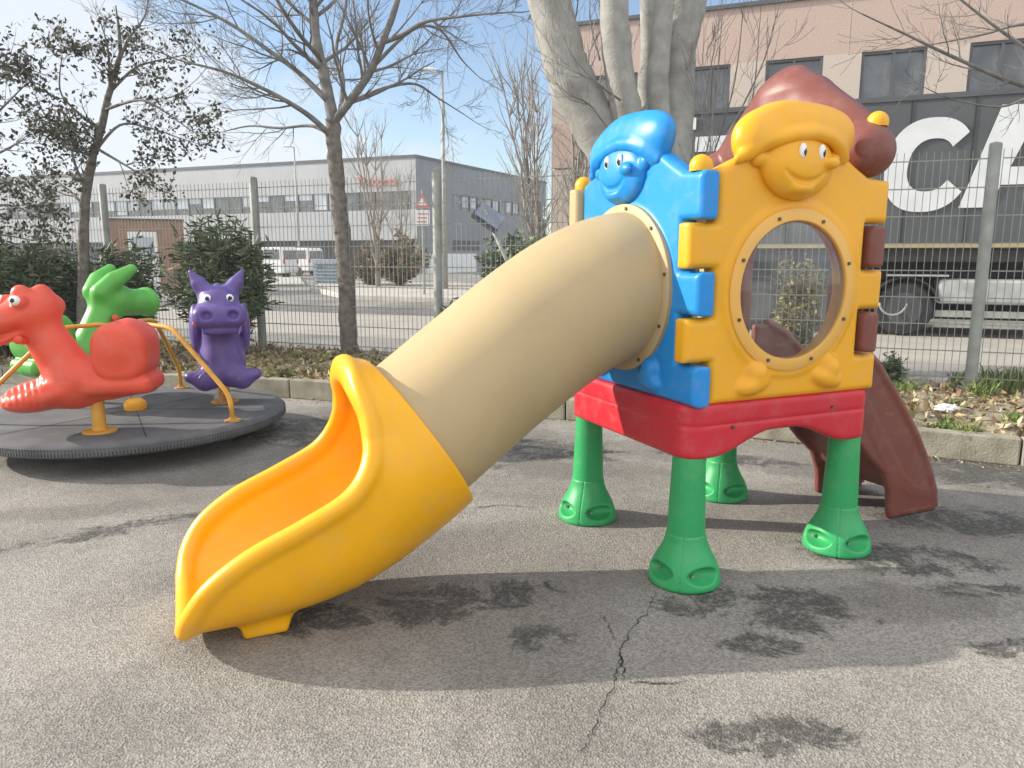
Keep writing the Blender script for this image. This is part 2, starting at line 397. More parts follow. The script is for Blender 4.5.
# legs
lp = [(0, .62), (.078, .62), (.080, .5), (.089, .30), (.090, .291), (.086, .288), (.086, .284)]
def foot(X, Y, Z):
    r = np.sqrt(X**2+Y**2); t = np.clip(Z/.245, 0, 1); t2 = np.clip((t-.16)/.84, 0, 1); prof = .0915+.070*((1+np.cos(math.pi*t2))*.5)**1.15+.006*np.exp(-((t-.04)/.12)**2)
    d = smax(r-prof, np.maximum(Z-.242, -Z), .016)
    for k in range(4):
        a = math.pi/4+k*math.pi/2
        d = smax(d, -pocket(X, Y, Z, a), .012)
    for k in range(4):
        a = k*math.pi/2; dd = np.abs(-X*math.sin(a)+Y*math.cos(a)); fr = (X*math.cos(a)+Y*math.sin(a)) > 0
        g = np.where(fr, np.sqrt(dd**2+(np.minimum(d*0, 0))**2)-.0025, 1); d = np.maximum(d, np.where((g < 0) & (d > -.004), -g, d))
    return d
def pocket(X, Y, Z, a):
    x = X*math.cos(a)+Y*math.sin(a); y = -X*math.sin(a)+Y*math.cos(a)
    return ell(x, y, Z, (.160, 0, .074), (.064, .092, .037))
me_foot = sdf_mesh(foot, (-.2, -.2, -.01), (.2, .2, .30), .005)
mb = MB(); mb.lathe([(.073, .63), (.074, .6), (.087, .25), (.087, .235)][::-1], n=32); me_leg = None
for i, (sx, sy) in enumerate([(-1, -1), (1, -1), (-1, 1), (1, 1)]):
    if i == 0: leg = mb.build('leg', M_grn, ph, True, auto=50)
    else: leg = dup(leg, parent=ph)
    leg.location = (CX+sx*.470+(.026 if sx > 0 else .004), CY+sy*.458-.0, 0)
    if i == 0: ft = link('foot', me_foot, M_grn, leg)
    else: ft = dup(ft, parent=leg)
    ft.rotation_euler = (0, 0, R(45))
    for k in range(4):
        sb = MB(); a = k*math.pi/2-R(20); c_, s_ = math.cos(a), math.sin(a)
        sb.tube([(.112*c_, .112*s_, .068), (.128*c_, .128*s_, .068)], .007, 8); sb.build('bolt', M_galv, leg)
# tube slide
def bez(P, n):
    out = []
    for i in range(n+1):
        t = i/n; q = [Vector(p) for p in P]
        while len(q) > 1: q = [q[k].lerp(q[k+1], t) for k in range(len(q)-1)]
        out.append(q[0])
    return out
path = bez([(-.56, 0, 1.345), (-.86, 0, 1.33), (-1.22, 0, 1.02), (-1.72, 0, .655)], 40)
mb = MB(); v = []; f = []; n = 64
for rr in (.358, .335):
    for i, p in enumerate(path):
        d = (path[min(i+1, 40)]-path[max(i-1, 0)]).normalized(); N_ = Vector((-d.z, 0, d.x)); 
        if N_.z < 0: N_ = -N_
        r_ = rr*(1-.055*min(1, i/28))
        for j in range(n): t = 2*math.pi*j/n; v.append(p+Vector((0, 1, 0))*r_*math.cos(t)+N_*r_*math.sin(t))
k = 41
for s in (0, 1):
    for i in range(k-1):
        for j in range(n): f.append((s*k*n+i*n+j, s*k*n+i*n+(j+1)%n, s*k*n+(i+1)*n+(j+1)%n, s*k*n+(i+1)*n+j))
for j in range(n):
    f.append((j, (j+1)%n, k*n+(j+1)%n, k*n+j)); f.append(((k-1)*n+j, (k-1)*n+(j+1)%n, k*n+(k-1)*n+(j+1)%n, k*n+(k-1)*n+j))
mb.add(v, f); tb = mb.build('slide_tube', M_beige, ph, True, auto=50); tb.location = (CX+.05-.03, CY, 0)
# open chute
cl = bez([(-1.645, 0, .70), (-1.87, 0, .55), (-2.1, 0, .43), (-2.45, 0, .425), (-2.85, 0, .475)], 22)
CUT = [(-1.0, 1.3), (-1.93, 1.3), (-1.985, 1.12), (-1.985, .98), (-1.955, .86), (-1.965, .72), (-2.05, .595), (-2.23, .50), (-2.43, .41), (-2.57, .31), (-2.645, .20), (-2.67, .11), (-2.675, -.3), (-1.0, -.3)]
def smooth_poly(P, n=5):
    out = []; k = len(P)
    for i in range(k-1):
        p0, p1, p2, p3 = [np.array(P[max(0, min(k-1, q))], float) for q in (i-1, i, i+1, i+2)]
        for j in range(n): t = j/n; out.append(tuple(.5*((2*p1)+(p2-p0)*t+(2*p0-5*p1+4*p2-p3)*t*t+(3*p1-p0-3*p2+p3)*t**3)))
    return out+[tuple(P[-1])]
CUT = [(-1.0, 1.3)]+smooth_poly(CUT[1:-2])+CUT[-2:]
def chute(X, Y, Z):
    best = np.full(X[:, :1, :].shape, 1e9, np.float32); sx = X[:, :1, :]; sz = Z[:, :1, :]; rr = np.zeros_like(best); sg = np.ones_like(best)
    for i in range(len(cl)-1):
        a, b = cl[i], cl[i+1]; ex, ez = b.x-a.x, b.z-a.z; wx, wz = sx-a.x, sz-a.z
        t = np.clip((wx*ex+wz*ez)/(ex*ex+ez*ez), 0, 1); dd = (wx-ex*t)**2+(wz-ez*t)**2; m = dd < best
        best = np.where(m, dd, best); s_ = (i+t)/(len(cl)-1); rr = np.where(m, s_, rr)
    dn = np.sqrt(best); q = 2+1.3*np.clip(rr*1.4-.3, 0, 1)
    Rr = .366+.037*np.clip(rr*2.2, 0, 1)
    ya = np.abs(Y)+1e-5
    cut = np.broadcast_to(poly2(sx, sz, CUT), X.shape); Rr = Rr+.03*np.exp(-(cut/.10)**2)*np.clip((Z-.15)/.5, 0, 1)+.085*np.exp(-(cut/.15)**2)*np.clip((Z-.80)/.25, 0, 1)
    d = (dn**q+ya**q)**(1/q)-Rr
    e0 = cl[0]; dx, dz = (cl[1]-cl[0]).normalized().x, (cl[1]-cl[0]).normalized().z
    endp = -((X-e0.x)*dx+(Z-e0.z)*dz)
    shell = np.abs(d+.018)-.018
    s1 = smax(smax(shell, cut, .01), endp, .008)
    rim = np.sqrt((d+.020)**2+(cut+.005)**2)-.036
    rim = np.maximum(rim, endp)
    s1 = smin(s1, rim, .03)
    # collar thickening at the joint
    # foot tab below
    ft = poly2(sx, sz, [(-2.50, .16), (-2.455, .0), (-2.29, .0), (-2.24, .16)]); ft = ext(np.broadcast_to(ft, X.shape), Y, .23, .02)
    ft = smax(ft, -(d+.01), .01)
    s1 = smin(s1, ft, .03)
    return smax(s1, -(Z-.002), .01)
o = link('slide_chute', sdf_mesh(chute, (-2.80, -.46, -.02), (-1.36, .46, 1.24), .0095), M_org, ph); o.location = (.01, CY, 0)
# brown slide
SW = [(.46, 1.10), (.58, 1.10), (.70, 1.04), (.86, .91), (1.07, .67), (1.22, .48), (1.34, .29), (1.415, .13), (1.44, .0), (1.05, .0), (1.035, .16), (.98, .28), (.87, .37), (.78, .46), (.60, .66), (.46, .66)]
BED = [(.46, .87), (.60, .86), (.78, .74), (.98, .46), (1.12, .27), (1.25, .17), (1.42, .12), (1.42, .08), (1.22, .12), (1.05, .22), (.92, .41), (.74, .66), (.58, .80), (.46, .81)]
def bslide(X, Y, Z):
    w = fast2(X, Z, SW); a = ext(w, np.abs(Y)-.262, .02, .012)
    rim = np.sqrt(w**2+(np.abs(Y)-.262)**2)-.028; rim = np.where((X > .5) & (Z > .02), rim, 9); top = np.where(X+Z*.55 > 1.16, rim, 9)
    a = smin(a, top, .02)
    b = ext(fast2(X, Z, BED), Y, .27, .01); return smax(smin(a, b, .03), -Z+.001, .01)
o = link('brown_slide', sdf_mesh(bslide, (.42, -.34, -.02), (1.52, .34, 1.18), .0095), M_brn, ph); o.location = (.0, CY, 0)

# ================================================================== CAROUSEL
DC = Vector((-3.1, 5.97, 0)); DZ = .25
ca = empty('spring_carousel', DC, 'low round grey carousel with red, green and purple animal seats beside the orange slide', 'carousel')
mb = MB(); mb.lathe([(.5, .0), (.55, .02), (.78, .085), (1.04, .12), (1.12, .135), (1.165, .155), (1.18, .19), (1.17, .222), (1.145, .243), (1.11, .25), (.01, .25)], n=96)
disc = mb.build('platform', M_rub, ca, True, auto=40)
mb = MB()
for j in range(330):                # ribbed rubber edge
    t = 2*math.pi*j/330; c_, s_ = math.cos(t), math.sin(t)
    mb.box((1.172*c_, 1.172*s_, .19), (.018, .011, .05), t)
mb.build('ribbed_edge', M_rub, disc)
mb = MB(); mb.box((0, 0, .2505), (2.2, .006, .002)); mb.box((0, 0, .2506), (2.2, .006, .002), R(60)); mb.box((0, 0, .2507), (2.2, .006, .002), R(120)); mb.build('joint_line', M_black, disc)
mb = MB(); mb.lathe([(.085, .25), (.088, .29), (.078, .315), (.055, .332), (.02, .34), (.001, .341)], n=28); o = mb.build('hub_cap', M_yel, ca, True, auto=50)
# handrail with three arms
hr = None
mbh = MB()
for ang, rr_ in ((-25, 1.07), (93, .97), (213, 1.02)):
    a = R(ang); c_, s_ = math.cos(a), math.sin(a)
    pts = [(0, 0, .93), (.22, 0, .955), (.42, 0, .945), (.50, 0, .925), (.56, 0, .88), (.93*rr_, 0, .50), (.97*rr_, 0, .45), (.99*rr_, 0, .39), (rr_, 0, .255)]
    mbh.tube([(p[0]*c_, p[0]*s_, p[2]) for p in pts], .0185, 10)
hr = mbh.build('handrail', M_ypaint, ca, True)
for ang, rr_ in ((-25, 1.07), (93, .97), (213, 1.02)):
    a = R(ang); mb = MB(); mb.lathe([(.062, .25), (.062, .26), (.03, .264), (.028, .28)], (rr_*math.cos(a), rr_*math.sin(a), 0), 20); mb.build('flange', M_rust, hr, True, auto=40)

HT = R(46)                            # the red animal's head is turned to its left
def rr2(x, z, hx, hz, r):
    p, q = np.abs(x)-hx+r, np.abs(z)-hz+r
    return np.minimum(np.maximum(p, q), 0)+np.sqrt(np.maximum(p, 0)**2+np.maximum(q, 0)**2)-r
def animal_fn(kind):
    def fn(X, Y, Z):                 # X forward, Y lateral, Z height above ground
        Xo, Yo, Zo = X, Y, Z
        Ya = np.abs(Y)
        d = chain(X, Y, Z, [(-.34, 0, .60), (-.1, 0, .58), (.16, 0, .60)], [.075, .10, .115])
        d = smin(d, ell(X, Y, Z, (.02, 0, .66), (.22, .17, .10)), .08)
        skirt = ext(rr2(X+.20, Z-.605, .225, .065, .055), Y, .19, .06); d = smin(d, skirt, .03)
        rump = ext(rr2(X+.225, Z-.83, .185, .205, .15), Y, .20, .07); rump = smin(rump, ell(X, Y, Z, (-.22, 0, .86), (.19, .215, .20)), .05)
        rump = smax(rump, -ell(X, Y, Z, (.02, 0, .98), (.23, .135, .28)), .05)     # hollowed back rest
        d = smin(d, rump, .015)
        d = smin(d, chain(X, Y, Z, [(.14, 0, .60), (.20, 0, .76), (.29, 0, .94), (.36, 0, 1.07)], [.175, .15, .135, .135]), .10)
        if kind == 'purple':
            pl = chain(X, Ya, Z, [(.30, 0, .56), (.34, .14, .50), (.34, .25, .53)], [.12, .09, .045]); d = smin(d, pl, .06); d = smin(d, ell(X, Y, Z, (.26, 0, .66), (.14, .155, .2)), .05)
        else:
            pl = ell(X, Y, Z, (.34, 0, .535), (.27, .28, .115), -.18)
            pl = smax(pl, -ell(X, Ya, Z, (.43, .17, .66), (.19, .10, .09), -.2), .03); d = smin(d, pl, .05)
        g = (np.abs(((X*60+Y*22) % 2)-1)-.5)*.012
        if kind == 'red':
            X, Y = .36+(X-.30)*math.cos(HT)+(Y+.05)*math.sin(HT), -(X-.30)*math.sin(HT)+(Y+.05)*math.cos(HT); Ya = np.abs(Y)
            h = ell(X, Y, Z, (.44, 0, 1.12), (.20, .155, .14), -.25); h = smin(h, ell(X, Y, Z, (.66, 0, 1.06), (.18, .13, .09), -.15), .06)
            h = smin(h, ell(X, Y, Z, (.62, 0, .955), (.15, .10, .04), -.35), .03)
            for q in ((.50, 1.24, .06), (.37, 1.235, .065), (.28, 1.15, .05)): h = smin(h, ell(X, Y, Z, (q[0], 0, q[1]), (q[2], .06, q[2])), .03)
            h = smin(h, ell(X, Ya, Z, (.55, .10, 1.185), (.05, .045, .05)), .02)
        elif kind == 'green':
            h = ell(X, Y, Z, (.40, 0, 1.13), (.18, .15, .13)); h = smin(h, capd(X, Y*.85, Z, (.45, 0, 1.08), (.74, 0, 1.07), .12, .12), .05)
            h = smax(h, X-.765, .02)
            h = smin(h, chain(X, Ya, Z, [(.28, .06, 1.18), (.37, .11, 1.28), (.52, .15, 1.375)], [.085, .078, .045]), .04)
            h = smin(h, np.maximum(np.abs(X-.745)-.022, np.sqrt((Y*.85)**2+(Z-1.07)**2)-.132), .03)
            h = smax(h, -capd(X, Y, Z, (.95, 0, 1.07), (.76, 0, 1.07), .09, .08), .02)
        else:
            h = ell(X, Y, Z, (.42, 0, 1.13), (.15, .15, .13)); h = smin(h, ext(rr2(X-.54, Z-1.03, .13, .085, .07), Y, .20, .075), .06)
            h = smin(h, ext(rr2(X-.50, Z-.925, .12, .035, .03), Y, .135, .03), .02)
            h = smin(h, chain(X, Ya, Z, [(.38, .07, 1.18), (.38, .14, 1.28), (.38, .19, 1.37)], [.08, .058, .018]), .03)
            h = smax(h, -ell(X, Ya, Z, (.675, .095, 1.045), (.05, .04, .036)), .02)
            h = smin(h, chain(X, Y, Z, [(.30, 0, 1.24), (.22, 0, 1.15), (.15, 0, 1.0)], [.04, .04, .03]), .03)
            d = smin(d, ell(X, Ya, Z, (.10, .19, .90), (.11, .05, .20)), .04)
        d = smin(d, h, .06)
        if kind == 'red':                # moulded tread on the foot rest, rim round the shell
            tr_ = (Zo > .5) & (Xo > .26) & (Zo < .70); d = np.where(tr_, d+np.where(np.sin(Xo*150+np.abs(Yo)*70) > .1, .006, 0)*np.clip((np.abs(Yo)-.05)*40, 0, 1), d)
            return d
        ridge = np.where((Z > .5) & (X > .2), ell(X, Ya, Z, (.37, .17, .58), (.2, .1, .1)), 9)
        return np.where(ridge < 0, d+np.clip(g, -.004, .004), d)
    return fn
for kind, ang, rad, face, m, lab in (('red', 280, .80, 189, M_coral, 'red orange animal seat with a crested head'), ('green', 157, .70, 62, M_lime, 'lime green animal seat with curled horns'), ('purple', 26, .69, -68, M_pur, 'purple animal seat with pointed ears and round white eyes')):
    a = R(ang); px, py = rad*math.cos(a), rad*math.sin(a)
    an = link('animal_seat', sdf_mesh(animal_fn(kind), (-.50, -.36, .38), (1.0, .36, 1.5), .011), m, ca); an.location = (px, py, 0); an.rotation_euler = (0, 0, R(face)); an['label'] = lab
    mb = MB(); mb.lathe([(.052, .25), (.046, .3), (.042, .56)], n=20); mb.lathe([(.115, .25), (.115, .262), (.05, .266)], n=28)
    po = mb.build('seat_post', M_rust if kind != 'red' else M_ypaint, ca, True, auto=40); po.location = (px, py, 0)
    hx, hz = (.40, .925) if kind == 'red' else (.34, .94); hl = .25 if kind == 'red' else .20
    for s in (-1, 1):
        hb = MB(); hb.tube([(hx-.04, s*.08, hz), (hx-.02, s*.14, hz+.0), (hx-.03, s*(hl-.06), hz+.01), (hx-.04, s*(hl-.01), hz+.02), (hx-.045, s*hl, hz+.02)], [.022, .026, .02, .03, .016], 12)
        hb.build('handle', M_coral, an, True)
    if kind == 'green': continue
    ez = {'red': (.585, .115, 1.20), 'purple': (.525, .078, 1.165)}[kind]
    for s in (-1, 1):
        bm = bmesh.new(); bmesh.ops.create_uvsphere(bm, u_segments=20, v_segments=14, radius=.034); me2 = bpy.data.meshes.new('eye'); bm.to_mesh(me2); bm.free()
        eo = link('eye', me2, [M_eyew, M_eyeb], an, True); eo.location = (ez[0], s*ez[1], ez[2]) if kind != 'red' else (.30+(ez[0]-.36)*math.cos(HT)-s*ez[1]*math.sin(HT), -.05+(ez[0]-.36)*math.sin(HT)+s*ez[1]*math.cos(HT), ez[2])
        dirv = Vector((math.cos(HT+s*.6), math.sin(HT+s*.6), .1)).normalized() if kind != 'purple' else Vector((1, s*.1, .1)).normalized()
        for p in me2.polygons:
            if p.center.normalized().dot(dirv) > .87: p.material_index = 1

# ================================================================== SETTING
def structure(o): o['kind'] = 'structure'; return o
SD = Vector((math.cos(R(-21.2)), math.sin(R(-21.2)), 0)); ND = Vector((-SD.y, SD.x, 0)); F0 = Vector((-.91, 9.18, 0))
def fp(s, n, z=0): p = F0+SD*s+ND*n; return Vector((p.x, p.y, z))
RZ = R(-21.2)
def hit(u, v, n):                     # photo position -> (s, z) on the vertical plane n metres beyond the fence
    x = (u-512)/F; yd = (v-384)/F; r = Vector((x, cp-yd*sp, -(sp+yd*cp))); o = Vector((0, 0, CAMH))
    t = ((F0+ND*n)-o).dot(ND)/r.dot(ND); p = o+r*t; return (p-F0).dot(SD), p.z

def asphalt_mat(name, light, dark, patches, speck=.5):
    m = bpy.data.materials.new(name); m.use_nodes = True; n = m.node_tree.nodes; l = m.node_tree.links; b = n['Principled BSDF']
    tc = n.new('ShaderNodeTexCoord'); P = tc.outputs['Object']
    def noise(s, d=6, r=.6, dist=0):
        q = n.new('ShaderNodeTexNoise'); q.inputs['Scale'].default_value = s; q.inputs['Detail'].default_value = d; q.inputs['Roughness'].default_value = r; q.inputs['Distortion'].default_value = dist; l.new(P, q.inputs['Vector']); return q.outputs['Fac']
    def mr(i, a, b_, c=0, d=1):
        q = n.new('ShaderNodeMapRange'); q.interpolation_type = 'SMOOTHSTEP'; l.new(i, q.inputs['Value'])
        for k, vv in zip(('From Min', 'From Max', 'To Min', 'To Max'), (a, b_, c, d)): q.inputs[k].default_value = vv
        return q.outputs['Result']
    def mix(f, a, c, bt='MIX'):
        q = n.new('ShaderNodeMix'); q.data_type = 'RGBA'; q.blend_type = bt
        if isinstance(f, float): q.inputs['Factor'].default_value = f
        else: l.new(f, q.inputs['Factor'])
        for k, vv in (('A', a), ('B', c)):
            if isinstance(vv, tuple): q.inputs[k].default_value = vv
            else: l.new(vv, q.inputs[k])
        return q.outputs['Result']
    def math_(op, a, c):
        q = n.new('ShaderNodeMath'); q.operation = op
        for i, vv in enumerate((a, c)):
            if isinstance(vv, (int, float)): q.inputs[i].default_value = vv
            else: l.new(vv, q.inputs[i])
        return q.outputs[0]
    col = mix(mr(noise(.55, 5, .6, .4), .38, .62), light, tuple(c*.66 for c in light[:3])+(1,))
    col = mix(mr(noise(3.2, 8, .7), .52, .72, 0, .5), col, tuple(c*.55 for c in light[:3])+(1,))
    # aggregate grains
    vo = n.new('ShaderNodeTexVoronoi'); vo.inputs['Scale'].default_value = 125; l.new(P, vo.inputs['Vector'])
    sepc = n.new('ShaderNodeSeparateColor'); l.new(vo.outputs['Color'], sepc.inputs[0])
    g1 = mr(sepc.outputs[0], 0, 1, .55, 1.5)
    gm = n.new('ShaderNodeVectorMath'); gm.operation = 'SCALE'; l.new(col, gm.inputs[0]); l.new(g1, gm.inputs['Scale'])
    col = mix(speck, col, gm.outputs[0])
    col = mix(mr(noise(240, 2, .5), .60, .72, 0, .55), col, (.035, .034, .032, 1))
    if patches:
        big = None
        sx = n.new('ShaderNodeSeparateXYZ'); l.new(P, sx.inputs[0])
        for (px, py, rx, ry, rot) in patches:
            c_, s_ = math.cos(rot), math.sin(rot)
            dx = math_('SUBTRACT', sx.outputs[0], px); dy = math_('SUBTRACT', sx.outputs[1], py)
            a = math_('ADD', math_('MULTIPLY', dx, c_/rx), math_('MULTIPLY', dy, s_/rx)); b2 = math_('ADD', math_('MULTIPLY', dx, -s_/ry), math_('MULTIPLY', dy, c_/ry))
            rr = math_('ADD', math_('MULTIPLY', a, a), math_('MULTIPLY', b2, b2)); e = math_('SUBTRACT', 1.0, rr)
            big = e if big is None else math_('MAXIMUM', big, e)
        bc = math_('MINIMUM', math_('MAXIMUM', big, -1.0), .7); nz_ = math_('MULTIPLY', math_('SUBTRACT', noise(3.4, 14, .84, .8), .5), 2.3)
        nn = math_('ADD', math_('MULTIPLY', bc, .30), nz_); msk = mr(nn, .04, .22)
        fine = mr(noise(34, 5, .75), .32, .56); msk = math_('MULTIPLY', msk, math_('ADD', math_('MULTIPLY', fine, .6), .3))
        far = None
        for (px, py, rx, ry, rot) in ZONES:
            c_, s_ = math.cos(rot), math.sin(rot)
            dx = math_('SUBTRACT', sx.outputs[0], px); dy = math_('SUBTRACT', sx.outputs[1], py)
            a = math_('ADD', math_('MULTIPLY', dx, c_/rx), math_('MULTIPLY', dy, s_/rx)); b2 = math_('ADD', math_('MULTIPLY', dx, -s_/ry), math_('MULTIPLY', dy, c_/ry))
            e = math_('SUBTRACT', 1.0, math_('ADD', math_('MULTIPLY', a, a), math_('MULTIPLY', b2, b2))); far = e if far is None else math_('MAXIMUM', far, e)
        fz = mr(math_('ADD', math_('MULTIPLY', math_('MAXIMUM', far, -1.0), .3), math_('MULTIPLY', math_('SUBTRACT', noise(1.6, 10, .75, .5), .5), 1.8)), -.08, .28, 0, .9)
        col = mix(fz, col, mix(.35, tuple(c*.48 for c in light[:3])+(1,), gm.outputs[0]))
        col = mix(msk, col, mix(g1, tuple(c*.55 for c in dark[:3])+(1,), dark))
    l.new(col, b.inputs['Base Color']); b.inputs['Roughness'].default_value = .93; b.inputs['Specular IOR Level'].default_value = .25
    bp = n.new('ShaderNodeBump'); bp.inputs['Strength'].default_value = .8; bp.inputs['Distance'].default_value = .006
    l.new(vo.outputs['Distance'], bp.inputs['Height'])
    bp2 = n.new('ShaderNodeBump'); bp2.inputs['Strength'].default_value = .5; bp2.inputs['Distance'].default_value = .02; l.new(noise(14, 6, .7), bp2.inputs['Height']); l.new(bp.outputs['Normal'], bp2.inputs['Normal'])
    l.new(bp2.outputs['Normal'], b.inputs['Normal']); return m
def G(u, v): p = gat(u, v); return p.x, p.y
pat = []
for u, v, rx, ry, rot in [(300, 620, .45, .16, .1), (455, 600, .5, .2, .3), (545, 640, .16, .13, 0), (700, 600, .28, .16, .3), (790, 610, .38, .24, .2), (770, 645, .2, .12, 0), (900, 560, .55, .22, -.2), (960, 520, .5, .3, -.3),
                        (980, 590, .3, .1, 0), (770, 735, .28, .12, 0), (1015, 650, .2, .1, 0), (740, 460, .7, .15, -.4), (560, 450, .6, .4, -.4), (420, 470, .7, .3, .4), (60, 540, .5, .1, .5), (170, 520, .5, .1, .4), (980, 470, .9, .5, -.4), (330, 430, 1.0, .6, 0)]:
    x, y = G(u, v); pat.append((x, y, rx, ry, rot))
ZONES = [(*G(u, v), rx, ry, rot) for u, v, rx, ry, rot in [(420, 430, 1.9, .7, -.35), (980, 478, 1.3, .45, -.4), (330, 460, 1.1, .5, .2), (90, 510, .8, .15, .3), (200, 480, .9, .2, .2), (700, 455, 1.4, .3, -.45), (560, 470, .7, .2, -.4), (900, 600, .5, .2, .1)]]
M_asph = asphalt_mat('worn_asphalt', (.325, .305, .27, 1), (.068, .067, .062, 1), pat, .52)
M_road = asphalt_mat('road_asphalt', (.30, .285, .26, 1), (.1, .1, .1, 1), None, .4)
M_conc = mat('pale_concrete', (.42, .40, .36), .9, .12, 3, bump=.3, bscale=40)
M_kerb = mat('kerb_concrete', (.20, .185, .135), .92, col2=(.36, .335, .26), vscale=5, bump=.6, bscale=60, detail=8)
M_soil = mat('dry_soil', (.20, .165, .11), .95, col2=(.36, .31, .21), vscale=9, bump=1, bscale=35, detail=9)
M_tan = mat('tan_road', (.38, .35, .305), .92, col2=(.31, .29, .255), vscale=1.2, bump=.3, bscale=40, detail=8)
M_dkasph = mat('dark_road', (.13, .125, .115), .9, .25, 2, bump=.3, bscale=60)
def sheet(name, pts, m, z):
    mb = MB(); mb.add([(p[0], p[1], z) for p in pts], [tuple(range(len(pts)))]); return structure(mb.build(name, m))
sheet('ground', [(-500, -60), (500, -60), (500, 700), (-500, 700)], M_road, -.012)
KL = [(-14, 10.6), (-6, 8.6), (-2.36, 7.72), (.49, 6.66), (1.94, 5.98), (3.65, 5.14), (6.2, 4.0), (12, 1.2)]
sheet('playground_asphalt', [(-14, -6), (12, -6), (12, 1.2)]+KL[::-1][1:], M_asph, 0)
# kerb stones
def polyline_pts(pl, step):
    out = []; 
    for i in range(len(pl)-1):
        a, b = Vector(pl[i]+(0,)), Vector(pl[i+1]+(0,)); n_ = max(1, round((b-a).length/step)); out += [a.lerp(b, k/n_) for k in range(n_)]
    out.append(Vector(pl[-1]+(0,))); return out
kp = polyline_pts(KL, 1.0); mb = MB()
for i in range(len(kp)-1):
    a, b = kp[i], kp[i+1]; d = (b-a).normalized(); c_ = (a+b)/2+Vector((-d.y, d.x, 0))*.06
    mb.box((c_.x, c_.y, .10+rnd.uniform(-.004, .004)), ((b-a).length-.012, .12, .205), math.atan2(d.y, d.x))
kb = structure(mb.build('kerb', M_kerb, bevel=.012))
# planting bed between kerb and fence
def bed_front(x):
    for i in range(len(KL)-1):
        if KL[i][0] <= x <= KL[i+1][0]: t = (x-KL[i][0])/(KL[i+1][0]-KL[i][0]); return KL[i][1]+t*(KL[i+1][1]-KL[i][1])
    return KL[0][1] if x < KL[0][0] else KL[-1][1]
def bed_back(x): return F0.y+(x-F0.x)*SD.y/SD.x+.35
import mathutils.noise as mn
def bed_z(x, y): 
    t = (y-bed_front(x)-.1)/max(.1, bed_back(x)-bed_front(x)-.1); return .175+.05*mn.noise((x*2, y*2, 0))+.03*mn.noise((x*7, y*7, 3))+.05*max(0, min(1, t))
mb = MB(); NXb, NYb = 420, 34; v = []
for i in range(NXb):
    x = -13.5+25*i/(NXb-1); y0, y1 = bed_front(x)+.10, bed_back(x)
    for j in range(NYb):
        y = y0+(y1-y0)*j/(NYb-1); z = bed_z(x, y)
        if j == NYb-1: z = -.01
        if j == 0: z = .17
        v.append((x, y, z))
mb.add(v, [(i*NYb+j, (i+1)*NYb+j, (i+1)*NYb+j+1, i*NYb+j+1) for i in range(NXb-1) for j in range(NYb-1)])
structure(mb.build('planting_bed', M_soil, smooth=True))
def band(name, n0, n1, m, z, s0=-160, s1=120):
    a, b, c_, d = fp(s0, n0), fp(s1, n0), fp(s1, n1), fp(s0, n1); return sheet(name, [a[:2], b[:2], c_[:2], d[:2]], m, z)
band('pavement', .35, 3.6, M_road, -.004)
band('light_road', 3.6, 8.2, M_tan, -.004)
band('dark_road', 8.2, 10.2, M_dkasph, -.008, -60, 3)
# pale traffic islands with raised edges
def island(pts, m, h):
    mb = MB(); n_ = len(pts); mb.add([(p[0], p[1], -.02) for p in pts]+[(p[0], p[1], h) for p in pts], [tuple(range(n_, 2*n_))]+[(i, (i+1) % n_, n_+(i+1) % n_, n_+i) for i in range(n_)])
    return structure(mb.build('traffic_island', m, bevel=.03))
island([gat(310, 291)[:2], gat(345, 299)[:2], gat(470, 303)[:2], gat(640, 306)[:2], gat(640, 292)[:2], gat(440, 286)[:2], gat(325, 284)[:2]], M_conc, .16)
island([gat(200, 288)[:2], gat(305, 286)[:2], gat(300, 279)[:2], gat(200, 279)[:2]], M_conc, .12)
# cracks in the asphalt
M_crack = mat('crack_shadow', (.022, .02, .018), .95, .2, 9)
def crack(pts, w):
    mb = MB(); P_ = []; 
    for i in range(len(pts)-1):
        a, b = gat(*pts[i]), gat(*pts[i+1]); k = 9
        for j in range(k): q = a.lerp(b, j/k); P_.append(q+Vector((rnd.uniform(-1, 1), rnd.uniform(-1, 1), 0))*.009)
    v = []
    for i, p in enumerate(P_):
        d = (P_[min(i+1, len(P_)-1)]-P_[max(i-1, 0)]).normalized(); nn = Vector((-d.y, d.x, 0)); ww = w*rnd.uniform(.3, 1.3)*(1 if 2 < i < len(P_)-3 else .3)
        v += [(p.x+nn.x*ww, p.y+nn.y*ww, .004), (p.x-nn.x*ww, p.y-nn.y*ww, .004)]
    mb.add(v, [(2*i, 2*i+1, 2*i+3, 2*i+2) for i in range(len(P_)-1)]); return structure(mb.build('asphalt_crack', M_crack))
crack([(656, 592), (648, 612), (632, 628), (622, 650), (618, 668), (612, 690), (600, 716), (590, 740), (572, 765)], .0020)
crack([(620, 652), (625, 672), (622, 684)], .003); crack([(600, 612), (612, 632), (618, 648)], .002)
crack([(470, 509), (500, 505), (540, 508)], .004); crack([(625, 683), (660, 684), (690, 682)], .003)

